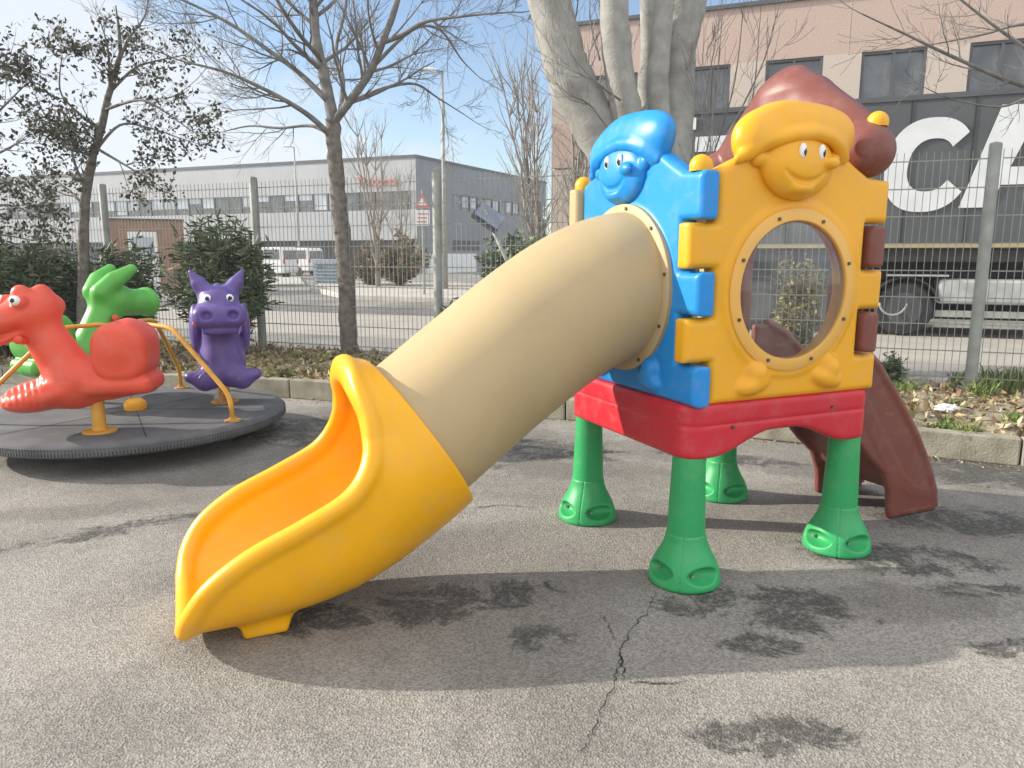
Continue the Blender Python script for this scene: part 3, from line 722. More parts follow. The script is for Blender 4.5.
# ---- leaf litter, grass
def leaf_cloud(pts, size, ms, name, kind=None, parent=None, aspect=.5, up=0.0, curl=.3):
    rng = np.random.default_rng(len(pts)+3); P_ = np.array(pts, float); n_ = len(P_)
    d = rng.normal(size=(n_, 3)); d[:, 2] = d[:, 2]*(1-up)+up*1.5*np.abs(d[:, 2]); d /= np.linalg.norm(d, axis=1)[:, None]
    e = rng.normal(size=(n_, 3)); e -= (e*d).sum(1)[:, None]*d; e /= np.linalg.norm(e, axis=1)[:, None]; nrm = np.cross(d, e)
    L = size*(.6+.8*rng.random(n_))[:, None]; W = L*aspect
    V = np.stack([P_, P_+d*L*.5+e*W*.5+nrm*L*curl*.3, P_+d*L, P_+d*L*.5-e*W*.5+nrm*L*curl*.3], 1).reshape(-1, 3)
    Fc = np.stack([np.arange(n_)*4, np.arange(n_)*4+1, np.arange(n_)*4+2, np.arange(n_)*4, np.arange(n_)*4+2, np.arange(n_)*4+3], 1).reshape(-1, 3)
    me = bpy.data.meshes.new(name); me.vertices.add(len(V)); me.vertices.foreach_set('co', V.astype(np.float32).ravel())
    me.loops.add(len(Fc)*3); me.loops.foreach_set('vertex_index', Fc.astype(np.int32).ravel()); me.polygons.add(len(Fc)); me.polygons.foreach_set('loop_start', np.arange(0, len(Fc)*3, 3, dtype=np.int32))
    mi = np.repeat(rng.integers(0, len(ms), n_), 2); me.update(calc_edges=True)
    for k in ms: me.materials.append(k)
    me.polygons.foreach_set('material_index', mi.astype(np.int32))
    o = bpy.data.objects.new(name, me); C.objects.link(o)
    if parent: o.parent = parent
    if kind: o['kind'] = kind
    return o
def leafm(name, c, rough=.55): return mat(name, c, rough, .25, 2.5, spec=.35)
L_dry = [leafm('dry_leaf_a', (.36, .27, .15), .8), leafm('dry_leaf_b', (.24, .16, .085), .8), leafm('dry_leaf_c', (.48, .41, .27), .8), leafm('dry_leaf_d', (.12, .085, .05), .8)]
L_ole = [leafm('oleander_a', (.10, .14, .075)), leafm('oleander_b', (.145, .185, .10)), leafm('oleander_c', (.07, .10, .06)), leafm('oleander_d', (.17, .19, .10))]
L_mar = [leafm('old_leaf_a', (.085, .085, .06), .7), leafm('old_leaf_b', (.13, .12, .08), .7), leafm('old_leaf_c', (.055, .065, .045), .7)]
L_grs = [leafm('grass_a', (.12, .20, .04)), leafm('grass_b', (.17, .24, .06)), leafm('grass_c', (.26, .26, .10))]
L_ivy = [leafm('yellow_ivy_a', (.30, .24, .07)), leafm('yellow_ivy_b', (.16, .15, .05)), leafm('yellow_ivy_c', (.22, .20, .09))]
pts = []
for i in range(19000):
    x = rnd.uniform(-9, 8); y = bed_front(x)+.12+(bed_back(x)-bed_front(x)-.3)*rnd.random()**1.1
    if mn.noise((x*1.3, y*1.3, 5))+rnd.random()*.7 < -.02: continue
    pts.append((x, y, bed_z(x, y)+rnd.uniform(0, .025)))
leaf_cloud(pts, .068, L_dry+[L_grs[2]], 'leaf_litter', 'stuff', up=.25)
pts = []
for i in range(900):                    # leaves blown against the foot of the kerb
    x = rnd.uniform(-5, 6); y = bed_front(x)-abs(rnd.gauss(0, .10))-.01; pts.append((x, y, .008))
leaf_cloud(pts, .022, L_dry, 'kerb_foot_debris', 'stuff', up=.1)
def blades(centres, hgt, n_, spread, name):
    mb = MB(); v = []; f = []
    for cx, cy, sc in centres:
        for k in range(n_):
            a = rnd.uniform(0, 6.28); r_ = spread*sc*math.sqrt(rnd.random()); x, y = cx+r_*math.cos(a), cy+r_*math.sin(a); z = bed_z(x, y); h = hgt*sc*rnd.uniform(.4, 1.1)
            ln = Vector((rnd.gauss(0, .4), rnd.gauss(0, .4), 0))*h; w = .004+.003*sc; s_ = Vector((math.cos(a*3), math.sin(a*3), 0))*w; b = len(v)
            p = Vector((x, y, z)); m1 = p+Vector((0, 0, h*.6))+ln*.4; tp = p+Vector((0, 0, h*.9))+ln
            v += [p-s_, p+s_, m1+s_*.8, m1-s_*.8, tp]; f += [(b, b+1, b+2, b+3), (b+3, b+2, b+4)]
    me = bpy.data.meshes.new(name); me.from_pydata([tuple(q) for q in v], [], f)
    for k in L_grs: me.materials.append(k)
    me.polygons.foreach_set('material_index', [rnd.randrange(3) for _ in f]); o = bpy.data.objects.new(name, me); C.objects.link(o); o['kind'] = 'stuff'; return o
cent = []
for u, v_, sc in [(1000, 388, 1.4), (1015, 392, 1.3), (985, 392, 1.1), (975, 396, .9), (1022, 386, 1.4), (965, 432, .7), (940, 425, .6), (905, 395, .6), (1010, 420, .5), (960, 385, .8), (890, 392, .6)]:
    p = gat(u, v_, .2); cent.append((p.x, p.y, sc)); cent.append((p.x+.1, p.y+.12, sc*.8))
for i in range(150): x = rnd.uniform(-8, 7); cent.append((x, bed_front(x)+.2+(bed_back(x)-bed_front(x)-.4)*rnd.random(), rnd.uniform(.2, .5)))
for i in range(50): x = rnd.uniform(-7, .5); cent.append((x, bed_front(x)+.2+.5*rnd.random(), rnd.uniform(.3, .5)))
blades(cent, .17, 46, .13, 'grass')
# crumpled white litter
bm = bmesh.new(); bmesh.ops.create_icosphere(bm, subdivisions=3, radius=1)
for q in bm.verts:
    d = mn.noise(q.co*2.6)*.5+mn.noise(q.co*7)*.25; q.co = Vector((q.co.x*.095, q.co.y*.06, q.co.z*.035))*(1+d)
me = bpy.data.meshes.new('crumpled_bag'); bm.to_mesh(me); bm.free(); p = gat(948, 411, .2)
tag(link('crumpled_bag', me, M_white), 'crumpled white plastic bag lying in the leaves below the fence', 'litter').location = (p.x, p.y, bed_z(p.x, p.y)+.035)

# ---- fence
fe = empty('wire_mesh_fence', fp(0, 0), 'grey wire mesh fence on round posts behind the playground', 'fence', RZ)
posts = [-13.7, -10.95, -8.2, -5.45, -2.72, 0, 2.85, 5.76, 8.5, 11.3]
for i, s in enumerate(posts):
    if i == 0:
        mb = MB(); mb.lathe([(.054, .1), (.054, 2.5), (.048, 2.515), (.001, 2.53)], n=18); po = mb.build('post', M_galv, fe, True, auto=40)
    else: po = dup(po, parent=fe)
    po.location = (s, 0, 0)
def fence_panel(w):
    mb = MB(); n_ = int(round(w/.064))
    for k in range(n_+1):
        x = w*k/n_; mb.box((x, 0, 1.36), (.0058, .0058, 2.20))
    for k in range(9):
        z = .32+k*.2575; mb.box((w/2, .007, z), (w, .008, .011))
    return mb
for i in range(len(posts)-1):
    w = posts[i+1]-posts[i]-.12; o = fence_panel(w).build('wire_panel', M_wire, fe); o.location = (posts[i]+.07, 0, 0)

# ---- trees
M_bark = mat('grey_bark', (.115, .10, .085), .9, col2=(.22, .20, .17), vscale=14, bump=1, bscale=45, detail=9)
M_bark2 = mat('pale_plane_bark', (.25, .245, .22), .85, col2=(.36, .355, .325), vscale=7, bump=.6, bscale=45, detail=9)
M_twig = mat('twig_bark', (.185, .175, .16), .85, .25, 10); M_ltwig = mat('pale_twig', (.25, .22, .19), .85, .2, 10)
def grow(mb, p, d, L, r, lvl, tips, wob=.25, up=.12, kids=(5, 7), spread=.9, ratio=.5, minr=.0022, nseg=6, sides=5):
    pts = [p.copy()]; rr = [r]; dd = d.normalized(); kp_ = []
    for i in range(nseg):
        dd = (dd+Vector((rnd.gauss(0, wob), rnd.gauss(0, wob), rnd.gauss(0, wob*.8)+up))*.5).normalized(); pts.append(pts[-1]+dd*L/nseg); rr.append(max(minr, r*(1-.75*(i+1)/nseg))); kp_.append(dd.copy())
    mb.tube(pts, rr, sides if r > .012 else 4 if r > .005 else 3, cap=False)
    tips.append(pts[-1]); tips.append(pts[-2])
    if lvl > 0:
        for k in range(rnd.randint(*kids)):
            i = rnd.randint(1, nseg-1); q = pts[i]; ax = kp_[i]; s = Vector((rnd.gauss(0, 1), rnd.gauss(0, 1), rnd.gauss(0, 1))); s = (s-ax*s.dot(ax)).normalized()
            grow(mb, q, ax+s*spread*rnd.uniform(.5, 1.2), L*ratio*rnd.uniform(.6, 1.2), rr[i]*.55, lvl-1, tips, wob, up, kids, spread, ratio, minr, nseg, sides)
def limb(mb, px, Y, r0, r1, tips, lvl=2, kids=9, klen=.8, sides=9, jit=0, kspread=1.0, kup=.1, from_=.15, kr=.45):
    ctrl = [at(u, v, Y+(dy if len(q) > 2 else 0)) for q in px for (u, v, dy) in [(q[0], q[1], q[2] if len(q) > 2 else 0)]]
    pts = []; 
    for i in range(len(ctrl)-1):
        p0, p1, p2, p3 = ctrl[max(i-1, 0)], ctrl[i], ctrl[i+1], ctrl[min(i+2, len(ctrl)-1)]
        for k in range(5):
            t = k/5; pts.append(.5*((2*p1)+(p2-p0)*t+(2*p0-5*p1+4*p2-p3)*t*t+(3*p1-p0-3*p2+p3)*t**3))
    pts.append(ctrl[-1]); n_ = len(pts)
    pts = [p+Vector((rnd.gauss(0, jit), rnd.gauss(0, jit), rnd.gauss(0, jit))) for p in pts]
    rr = [(r0+(r1-r0)*i/(n_-1))*(1+rnd.uniform(-.05, .05)) for i in range(n_)]; mb.tube(pts, rr, sides)
    for k in range(kids):
        i = int(n_*(from_+(1-from_)*rnd.random())); i = min(max(i, 1), n_-2); ax = (pts[i+1]-pts[i-1]).normalized(); s = Vector((rnd.gauss(0, 1), rnd.gauss(0, 1), rnd.gauss(0, 1))); s = (s-ax*s.dot(ax)).normalized()
        grow(mb, pts[i], ax*.8+s*kspread, klen*rnd.uniform(.6, 1.3), rr[i]*kr, lvl-1, tips, up=kup)
    if r1 < .05: grow(mb, pts[-1], (pts[-1]-pts[-2]), klen*.8, r1, lvl-1, tips, up=kup)
    return pts
def tree_root(name, p, label, group=None): return empty(name, p, label, 'tree', 0, {'slender_bare_tree': 'slender bare trees beyond the road'}.get(name, 'trees on the planting bed'))
def rel(mb, p): mb.v = [(a-p[0], b-p[1], c-p[2]) for a, b, c in mb.v]; return mb
# bare tree in front of the fence
t = []; Y = 9.7; base = at(351, 358, Y); base.z = .17; tr = tree_root('bare_tree', base, 'leafless grey tree in front of the fence, left of the beige tube slide')
mb = MB(); limb(mb, [(352, 362), (349, 335), (347, 290), (343, 240), (338, 190), (335, 150), (332, 118)], Y, .122, .09, t, 0, 0, sides=14, jit=.006)
rel(mb, base).build('trunk', M_bark, tr, True)
mb = MB(); t = []
limb(mb, [(334, 125), (325, 80, .1), (316, 40, .2), (313, 0, .2), (308, -70, .3)], Y, .075, .05, t, 3, 9, 1.2)
limb(mb, [(334, 122), (352, 98, -.1), (370, 72, -.2), (384, 38, -.3), (396, 5, -.3), (412, -60, -.4)], Y, .056, .032, t, 3, 9, 1.1)
limb(mb, [(335, 140), (312, 118, -.2), (288, 102, -.4), (262, 88, -.5), (225, 72, -.7), (185, 62, -.8)], Y, .040, .010, t, 3, 10, .95)
limb(mb, [(327, 100), (298, 72, .2), (268, 50, .3), (232, 25, .4), (200, 8, .5), (168, -6, .5)], Y, .038, .012, t, 3, 9, .95)
limb(mb, [(334, 138), (312, 126, .3), (280, 128, .5), (250, 126, .7), (222, 132, .8)], Y, .026, .006, t, 2, 8, .7)
limb(mb, [(375, 45, -.2), (400, 36, -.4), (425, 22, -.5), (465, 16, -.5), (512, 12, -.5)], Y, .032, .008, t, 3, 10, .8)
limb(mb, [(352, 102), (385, 88, .4), (415, 84, .6), (438, 98, .8), (465, 115, .9)], Y, .028, .006, t, 3, 9, .7)
limb(mb, [(340, 115), (343, 80, .5), (336, 50, .8), (345, 10, 1.0), (350, -40, 1)], Y, .034, .016, t, 3, 6, .8)
limb(mb, [(322, 60), (300, 35, -.5), (280, 5, -.8), (262, -30, -1)], Y, .03, .016, t, 3, 5, .8)
limb(mb, [(372, 68), (412, 30, .2), (440, 30, .3), (462, 60, .5), (480, 78, .6)], Y, .026, .005, t, 2, 6, .6)
rel(mb, base).build('crown', M_twig, tr, True)
# leafy small tree at left
def clump(tips, n_, rad, pred=None):
    out = []
    for p in tips:
        if pred and not pred(p): continue
        for k in range(n_): out.append((p.x+rnd.gauss(0, rad), p.y+rnd.gauss(0, rad), p.z+rnd.gauss(0, rad*.8)))
    return out
Y = 9.5; base = at(84, 358, Y); base.z = .17; tr = tree_root('small_leafy_tree', base, 'slim tree with sparse dark withered leaves behind the carousel')
mb = MB(); t = []; limb(mb, [(84, 362), (83, 320), (84, 260), (85, 200), (92, 160), (98, 140), (108, 100), (118, 62)], Y, .078, .032, t, 0, 0, sides=12, jit=.005)
rel(mb, base).build('trunk', M_bark, tr, True)
mb = MB(); t = []
for px in ([(96, 150), (120, 125), (150, 128, .2), (185, 140, .3)], [(92, 160), (82, 145, -.1)], [(100, 130), (75, 110, -.3), (60, 90, -.3), (62, 55, -.4)], [(98, 145), (70, 150, .2), (48, 120, .3), (35, 95, .3)], [(112, 90), (135, 68, .2), (160, 60, .3), (185, 55, .3)], [(116, 70), (128, 40), (145, 15), (150, -20)], [(110, 90), (108, 50, -.2), (100, 20, -.3)],
           [(88, 190), (75, 165, -.3), (70, 140, -.4)], [(96, 148), (125, 165, -.3), (150, 180, -.4)], [(104, 110), (140, 100, -.4), (165, 112, -.5), (190, 130, -.5)], [(84, 205), (60, 185, .3), (45, 200, .4)]):
    limb(mb, px, Y, .020, .005, t, 2, 8, .42)
rel(mb, base).build('crown', M_twig, tr, True)
lv = [p for p in t if rnd.random() < .75 and p.z < 4.2]; lv = clump(lv, 4, .05)
o = leaf_cloud([(a-base.x, b-base.y, c-base.z) for a, b, c in lv], .06, L_mar, 'leaves', None, tr, .55)
# leafy tree cut by the left edge
Y = 9.0; base = at(-75, 372, Y); base.z = .17; tr = tree_root('leafy_tree', base, 'tree with dark withered leaves reaching in at the left edge')
mb = MB(); t = []; limb(mb, [(-75, 375), (-72, 300), (-66, 220), (-50, 140), (-45, 60)], Y, .11, .05, t, 0, 0, sides=10); rel(mb, base).build('trunk', M_bark, tr, True)
mb = MB(); t = []
for px in ([(-60, 180), (-30, 140), (0, 110), (25, 85)], [(-55, 150), (-20, 90), (5, 65), (30, 70)], [(-65, 220), (-30, 190), (0, 180), (35, 195)], [(-65, 230), (-25, 215), (10, 205), (50, 225)], [(-60, 170), (-30, 165), (5, 150), (22, 140)], [(-68, 240), (-30, 240), (0, 235), (30, 240)]):
    limb(mb, px, Y, .026, .006, t, 2, 9, .4)
rel(mb, base).build('crown', M_twig, tr, True)
leaf_cloud([(a-base.x, b-base.y, c-base.z) for a, b, c in clump([p for p in t if rnd.random() < .45], 5, .055)], .065, L_mar, 'leaves', None, tr, .5)
# big pale tree behind the playhouse
Y = 7.7; base = at(655, 395, Y); base.z = .17; tr = tree_root('big_pale_tree', base, 'large pale barked tree with thick bare limbs behind the blue panel of the playhouse')
mb = MB(); t = []; limb(mb, [(655, 400), (656, 340), (657, 280), (657, 225), (660, 195)], Y, .42, .34, t, 0, 0, sides=24, jit=.01)
limb(mb, [(652, 225), (618, 165), (588, 112), (568, 72), (556, 30), (540, -40)], Y, .25, .205, t, 0, 0, sides=20, jit=.006)
limb(mb, [(664, 215), (671, 150, .1), (675, 90, .15), (679, 40, .15), (688, -50, .2)], Y, .215, .18, t, 0, 0, sides=20, jit=.006)
limb(mb, [(648, 205), (634, 150, -.1), (623, 95, -.2), (616, 40, -.25), (612, -50, -.3)], Y, .15, .14, t, 0, 0, sides=16, jit=.005)
limb(mb, [(655, 180), (645, 110, .4), (648, 50, .55), (645, -50, .7)], Y, .09, .07, t, 0, 0, sides=14)
limb(mb, [(665, 160, -.05), (658, 90, -.15), (661, 40, -.18), (668, -50, -.2)], Y, .11, .09, t, 0, 0, sides=14)
limb(mb, [(680, 60, .1), (694, 10, .1), (706, -50, .2)], Y, .12, .10, t, 0, 0, sides=14)
rel(mb, base).build('trunk', M_bark2, tr, True)
mb = MB(); t = []
for px in ([(690, 220, -.2), (705, 160, -.3), (715, 100, -.3), (722, 20, -.3)], [(690, 215, .2), (715, 150, .2), (735, 80, .2), (745, -10, .2)], [(680, 230), (720, 180), (750, 110), (760, 20)], [(620, 100, -.4), (600, 85, -.6), (575, 60, -.6), (560, 30, -.6)], [(640, 150, -.3), (610, 130, -.5), (590, 105, -.6), (570, 95, -.7)],
           [(688, 200, -.4), (725, 140, -.5), (760, 70, -.5), (770, 40, -.5)], [(675, 240), (690, 200, -.1), (700, 130, -.1), (712, 60, -.1)], [(600, 60, .4), (590, 20, .5), (592, -30, .5)], [(635, 140, .3), (605, 60, .4), (600, 10, .4)], [(560, 60, .1), (575, 20, .1), (580, -20, .1)]):
    limb(mb, px, Y, .012, .004, t, 2, 6, .6, kspread=.5, kup=.3, sides=5)
rel(mb, base).build('crown', M_twig, tr, True)
# tree off the right edge with twigs reaching in
Y = 6.9; base = at(1240, 400, Y); base.z = .17; tr = tree_root('bare_tree', base, 'bare tree with thin twigs reaching in at the upper right corner')
mb = MB(); t = []; limb(mb, [(1240, 420), (1235, 250), (1225, 120), (1215, -60)], Y, .14, .09, t, 0, 0, sides=12); rel(mb, base).build('trunk', M_bark, tr, True)
mb = MB(); t = []
limb(mb, [(1225, 150), (1120, 110), (1024, 86), (960, 60), (905, 34), (858, 12)], Y, .03, .005, t, 2, 8, .5, sides=6, from_=.4)
limb(mb, [(1220, 60), (1110, 20, .2), (1024, 24, .3), (985, 34, .4), (925, 46, .4)], Y, .026, .005, t, 2, 8, .45, sides=6, from_=.4)
limb(mb, [(1230, 140), (1140, 110, -.3), (1060, 70, -.4), (1000, 30, -.4), (955, -5, -.4)], Y, .03, .007, t, 2, 9, .5, sides=6, from_=.4)
limb(mb, [(1225, 170), (1120, 130, .3), (1050, 95, .3), (1000, 107, .3), (950, 98, .3), (920, 85, .3)], Y, .02, .003, t, 2, 5, .3, sides=5, from_=.4)
rel(mb, base).build('crown', M_twig, tr, True)
# upright bare trees across the road
def upright(p, h, n_, label, spread=.35, mt=M_ltwig, kids=12, klen=.22, grp=None):
    tr = tree_root('slender_bare_tree', p, label, grp); t = []; mb = MB()
    mb.tube([p, p+Vector((0, 0, h*.25))], [.012*h+.03, .01*h+.02], 8); rel(mb, p).build('trunk', mt, tr, True); mb = MB()
    for k in range(n_):
        a = rnd.uniform(0, 6.28); q = p+Vector((0, 0, h*rnd.uniform(.05, .3))); d = Vector((math.cos(a)*spread*rnd.random(), math.sin(a)*spread*rnd.random(), 1))
        pts = [q]; L = h*rnd.uniform(.55, .8)
        for i in range(8): pts.append(pts[-1]+d.normalized()*L/8+Vector((rnd.gauss(0, .02*h*.3), rnd.gauss(0, .02*h*.3), 0)))
        mb.tube(pts, [.006*h*(1-i/9)+.006 for i in range(9)], 4, cap=False)
        for j in range(kids):
            i = rnd.randint(1, 7); s = Vector((rnd.gauss(0, .5), rnd.gauss(0, .5), 1)); grow(mb, pts[i], s, h*klen*rnd.uniform(.5, 1.2), .0025*h+.003, 1, t, kids=(2, 4), minr=.004, nseg=4, up=.3)
    rel(mb, p).build('crown', mt, tr, True)
p = gat(378, 283); p = Vector((p.x*.8, p.y*.8, 0)); upright(p, 7.8, 5, 'slender bare tree before the grey warehouse, behind the leafless trunk', .3, grp=None)
upright(at(402, 282, 38), 6.0, 4, 'lower bare tree right of the slender one before the grey warehouse', .3)
for q in tr.children: pass
p = at(538, 285, 26); p.z = 0; upright(p, 8.8, 6, 'bare poplar beside the left corner of the pink building', .22, kids=16)
p = at(575, 285, 24); p.z = 0; upright(p, 8.4, 6, 'second bare poplar in front of the pink building, partly behind the pale tree', .25, kids=16)
# ---- oleander shrubs
M_stem = mat('shrub_stem', (.10, .085, .06), .85, .2, 9)
def oleander(u, v, Y, h, w, n_, label, leaves=L_ole, size=.14, name='oleander_shrub', grp=None, asp=.2, zb=.15, cat='shrub'):
    p = at(u, v, Y); p.z = zb; tr = empty(name, p, label, cat, 0, {'oleander_shrub': 'oleanders along the fence', 'round_bush': 'green bushes by the warehouse', 'hedge': 'brownish scrub at the warehouse corner', 'scrub_bush': 'brownish scrub at the warehouse corner'}.get(name)); mb = MB(); L_ = []
    for k in range(n_):
        a = rnd.uniform(0, 6.28); e = w*math.sqrt(rnd.random()); hh = h*rnd.uniform(.45, 1.0)*(1-.25*(e/w)); pts = [Vector((rnd.gauss(0, .1), rnd.gauss(0, .1), 0))]
        tgt = Vector((math.cos(a)*e, math.sin(a)*e, hh))
        for i in range(1, 7): t_ = i/6; pts.append(pts[0].lerp(tgt, t_)+Vector((math.cos(a), math.sin(a), 0))*(-.12*math.sin(t_*3.1))*e+Vector((rnd.gauss(0, .02), rnd.gauss(0, .02), 0)))
        mb.tube(pts, [.011-.0012*i for i in range(7)], 4, cap=False)
        for j in range(75):
            t_ = .22+.78*rnd.random()**.75; i = min(5, int(t_*6)); q = pts[i].lerp(pts[i+1], t_*6-i); L_.append((q.x+rnd.gauss(0, .035), q.y+rnd.gauss(0, .035), q.z+rnd.gauss(0, .03)))
    mb.build('stems', M_stem, tr); leaf_cloud(L_, size, leaves, 'leaves', None, tr, asp, up=.35); return tr
oleander(224, 365, 9.5, 2.05, .66, 110, 'tall green oleander behind the purple animal seat')
oleander(8, 365, 9.5, 1.9, .85, 105, 'dense dark oleander behind the red animal seat')
oleander(-45, 365, 9.2, 1.9, .7, 60, 'dark oleander at the far left edge')
oleander(70, 365, 10.0, 1.75, .55, 70, 'dark oleander around the slim leafy tree')
oleander(136, 365, 10.1, 1.75, .50, 60, 'loose oleander behind the green animal seat')
oleander(488, 372, 8.3, 1.05, .50, 46, 'low green oleander showing above the beige tube slide')
oleander(792, 390, 9.6, 1.75, .30, 60, 'yellowish ivy covered bush seen through the round window', L_ivy, .06, 'ivy_bush', None, .7, 0)
oleander(893, 392, 7.2, .38, .12, 8, 'small leafy weed at the fence beside the playhouse', L_ole, .06, 'weed', None, .35, .18, 'weed')

# ================================================================== BACKGROUND
def wallmat(name, c, c2, sc, rib=None, ribs=6):
    m = mat(name, c, .8, col2=c2, vscale=sc, bump=.2, bscale=20, detail=8); return m
def cladding(name, c, per_m, strength=.6):
    m = mat(name, c, .55, .05, .6, spec=.4); n = m.node_tree.nodes; l = m.node_tree.links; b = n['Principled BSDF']
    tc = [x for x in n if x.type == 'TEX_COORD'][0]; w = n.new('ShaderNodeTexWave'); w.inputs['Scale'].default_value = per_m; w.wave_profile = 'SAW'
    l.new(tc.outputs['Object'], w.inputs['Vector']); bp = n.new('ShaderNodeBump'); bp.inputs['Strength'].default_value = strength; bp.inputs['Distance'].default_value = .05; l.new(w.outputs['Fac'], bp.inputs['Height']); l.new(bp.outputs['Normal'], b.inputs['Normal']); return m
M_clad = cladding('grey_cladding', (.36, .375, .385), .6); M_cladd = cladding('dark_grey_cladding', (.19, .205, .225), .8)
M_glass = mat('window_glass', (.045, .055, .06), .14, col2=(.13, .14, .14), vscale=1.6, spec=.8, detail=9); M_glassl = mat('pale_window', (.42, .46, .5), .2, .3, .5)  # mottled reflections painted into the window glass as a lighter second tone
M_dark = mat('dark_recess', (.06, .065, .07), .8, .2, 2); M_frame = mat('dark_frame', (.07, .075, .08), .5, .1, 3)
# grey warehouse
W0 = at(418, 275, 60); W0.z = 0; wd = (at(0, 180, 77.7)-at(418, 158, 60)); wd.z = 0; wl = wd.normalized(); wr = (at(548, 185, 82)-at(418, 158, 60)); wr.z = 0; wrn = wr.normalized()
wh = empty('grey_warehouse', W0, 'long grey metal warehouse with a window strip, beyond the fence at left', 'warehouse')
def wbox(mb, d, a0, a1, z0, z1, off, thick, nrm):
    p0 = d*a0; p1 = d*a1; q = [p0+nrm*off, p1+nrm*off, p1+nrm*(off-thick), p0+nrm*(off-thick)]
    v = [(p.x, p.y, z0) for p in q]+[(p.x, p.y, z1) for p in q]; mb.add(v, [(0, 1, 2, 3), (4, 5, 6, 7), (0, 1, 5, 4), (1, 2, 6, 5), (2, 3, 7, 6), (3, 0, 4, 7)])
nl = Vector((wl.y, -wl.x, 0)); nl = nl if nl.y < 0 else -nl
nr = Vector((wrn.y, -wrn.x, 0)); nr = nr if nr.x > 0 else -nr
LW = 75; RW = wr.length
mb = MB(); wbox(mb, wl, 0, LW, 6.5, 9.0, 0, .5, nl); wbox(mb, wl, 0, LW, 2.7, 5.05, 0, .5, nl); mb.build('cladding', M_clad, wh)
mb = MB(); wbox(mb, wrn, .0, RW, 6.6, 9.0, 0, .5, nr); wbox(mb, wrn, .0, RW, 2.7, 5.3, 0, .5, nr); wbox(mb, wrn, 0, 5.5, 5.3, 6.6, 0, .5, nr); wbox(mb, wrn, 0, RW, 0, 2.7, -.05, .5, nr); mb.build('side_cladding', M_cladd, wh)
mb = MB(); wbox(mb, wl, 0, LW, -.1, 2.7, -.8, .5, nl); mb.build('ground_floor_wall', M_dark, wh)
mb = MB(); wbox(mb, wl, -.05, LW, 9.0, 9.22, .08, .8, nl); wbox(mb, wrn, -.05, RW, 9.0, 9.22, .08, .8, nr); mb.build('parapet', M_frame, wh)
mb = MB(); wbox(mb, wrn, 1, 9, 0, 1.6, .3, .6, nr); mb.build('base_wall', M_white, wh)
mb = MB(); wbox(mb, wl, .3, LW, 5.05, 6.5, -.12, .1, nl); mb.build('window_strip', M_glass, wh)
mb = MB(); wbox(mb, wrn, 5.5, RW-.5, 5.3, 6.6, -.12, .1, nr); mb.build('window_strip', M_glass, wh)
for k in range(48):
    a = .8+k*1.5; fr = MB(); wbox(fr, wl, a, a+.12, 5.05, 6.5, -.04, .1, nl); f_ = fr.build('window_frame', M_frame, wh)
    if rnd.random() < .65: bl = MB(); wbox(bl, wl, a+.14, a+1.42, 6.5-rnd.choice([.5, .9, 1.3]), 6.48, -.08, .03, nl); bl.build('blind', M_glassl, f_)
for k in range(14):
    a = 5.6+k*1.4; fr = MB(); wbox(fr, wrn, a, a+.12, 5.3, 6.6, -.04, .1, nr); f_ = fr.build('window_frame', M_frame, wh)
    if k % 3: bl = MB(); wbox(bl, wrn, a+.14, a+1.2, 5.6, 6.5, -.08, .03, nr); bl.build('blind', M_glassl, f_)
mb = MB(); wbox(mb, wrn, 5.5, 10, 1.9, 2.75, .02, .2, nr); mb.build('vent_grille', M_dark, wh)
# roof hoods
mb = MB()
for a in (26, 38, 52, 60): 
    q = [wl*a-nl*6, wl*(a+6)-nl*6, wl*(a+6)-nl*12, wl*a-nl*12]; mb.add([(p.x, p.y, 9) for p in q]+[((q[0]+q[3])/2+Vector((0, 0, 10.3)))[:], ((q[1]+q[2])/2+Vector((0, 0, 10.3)))[:]], [(0, 1, 5, 4), (2, 3, 4, 5), (0, 4, 3), (1, 2, 5)])
mb.build('roof_light', M_clad, wh)
# unreadable red lettering on the warehouse: rows of small red strokes
M_redl = mat('red_letters', (.55, .20, .18), .5, .05, 3)
def text_obj(txt, size, m, parent=None, ext_=.01, bold=.0, shear=0.0, name='lettering', align='CENTER', sx=1.0):
    cu = bpy.data.curves.new(name, 'FONT'); cu.body = txt; cu.size = size; cu.extrude = ext_; cu.offset = bold; cu.shear = shear; cu.align_x = align; cu.align_y = 'CENTER'; cu.fill_mode = 'BOTH'
    ob = bpy.data.objects.new('tmp', cu); C.objects.link(ob); dg = bpy.context.evaluated_depsgraph_get(); me = bpy.data.meshes.new_from_object(ob.evaluated_get(dg)); bpy.data.objects.remove(ob)
    o = link(name, me, m, parent); return o
a_mid = (at(378, 182, 61.5)-W0); a_mid.z = 0; a_ = a_mid.dot(wl)
tx = text_obj('Tecopesa', .95, M_redl, wh, .04, .03); q = wl*a_+nl*.06
ang = math.atan2(-wl.y, -wl.x); tx.location = (q.x, q.y, 7.3); tx.rotation_euler = (R(90), 0, ang)
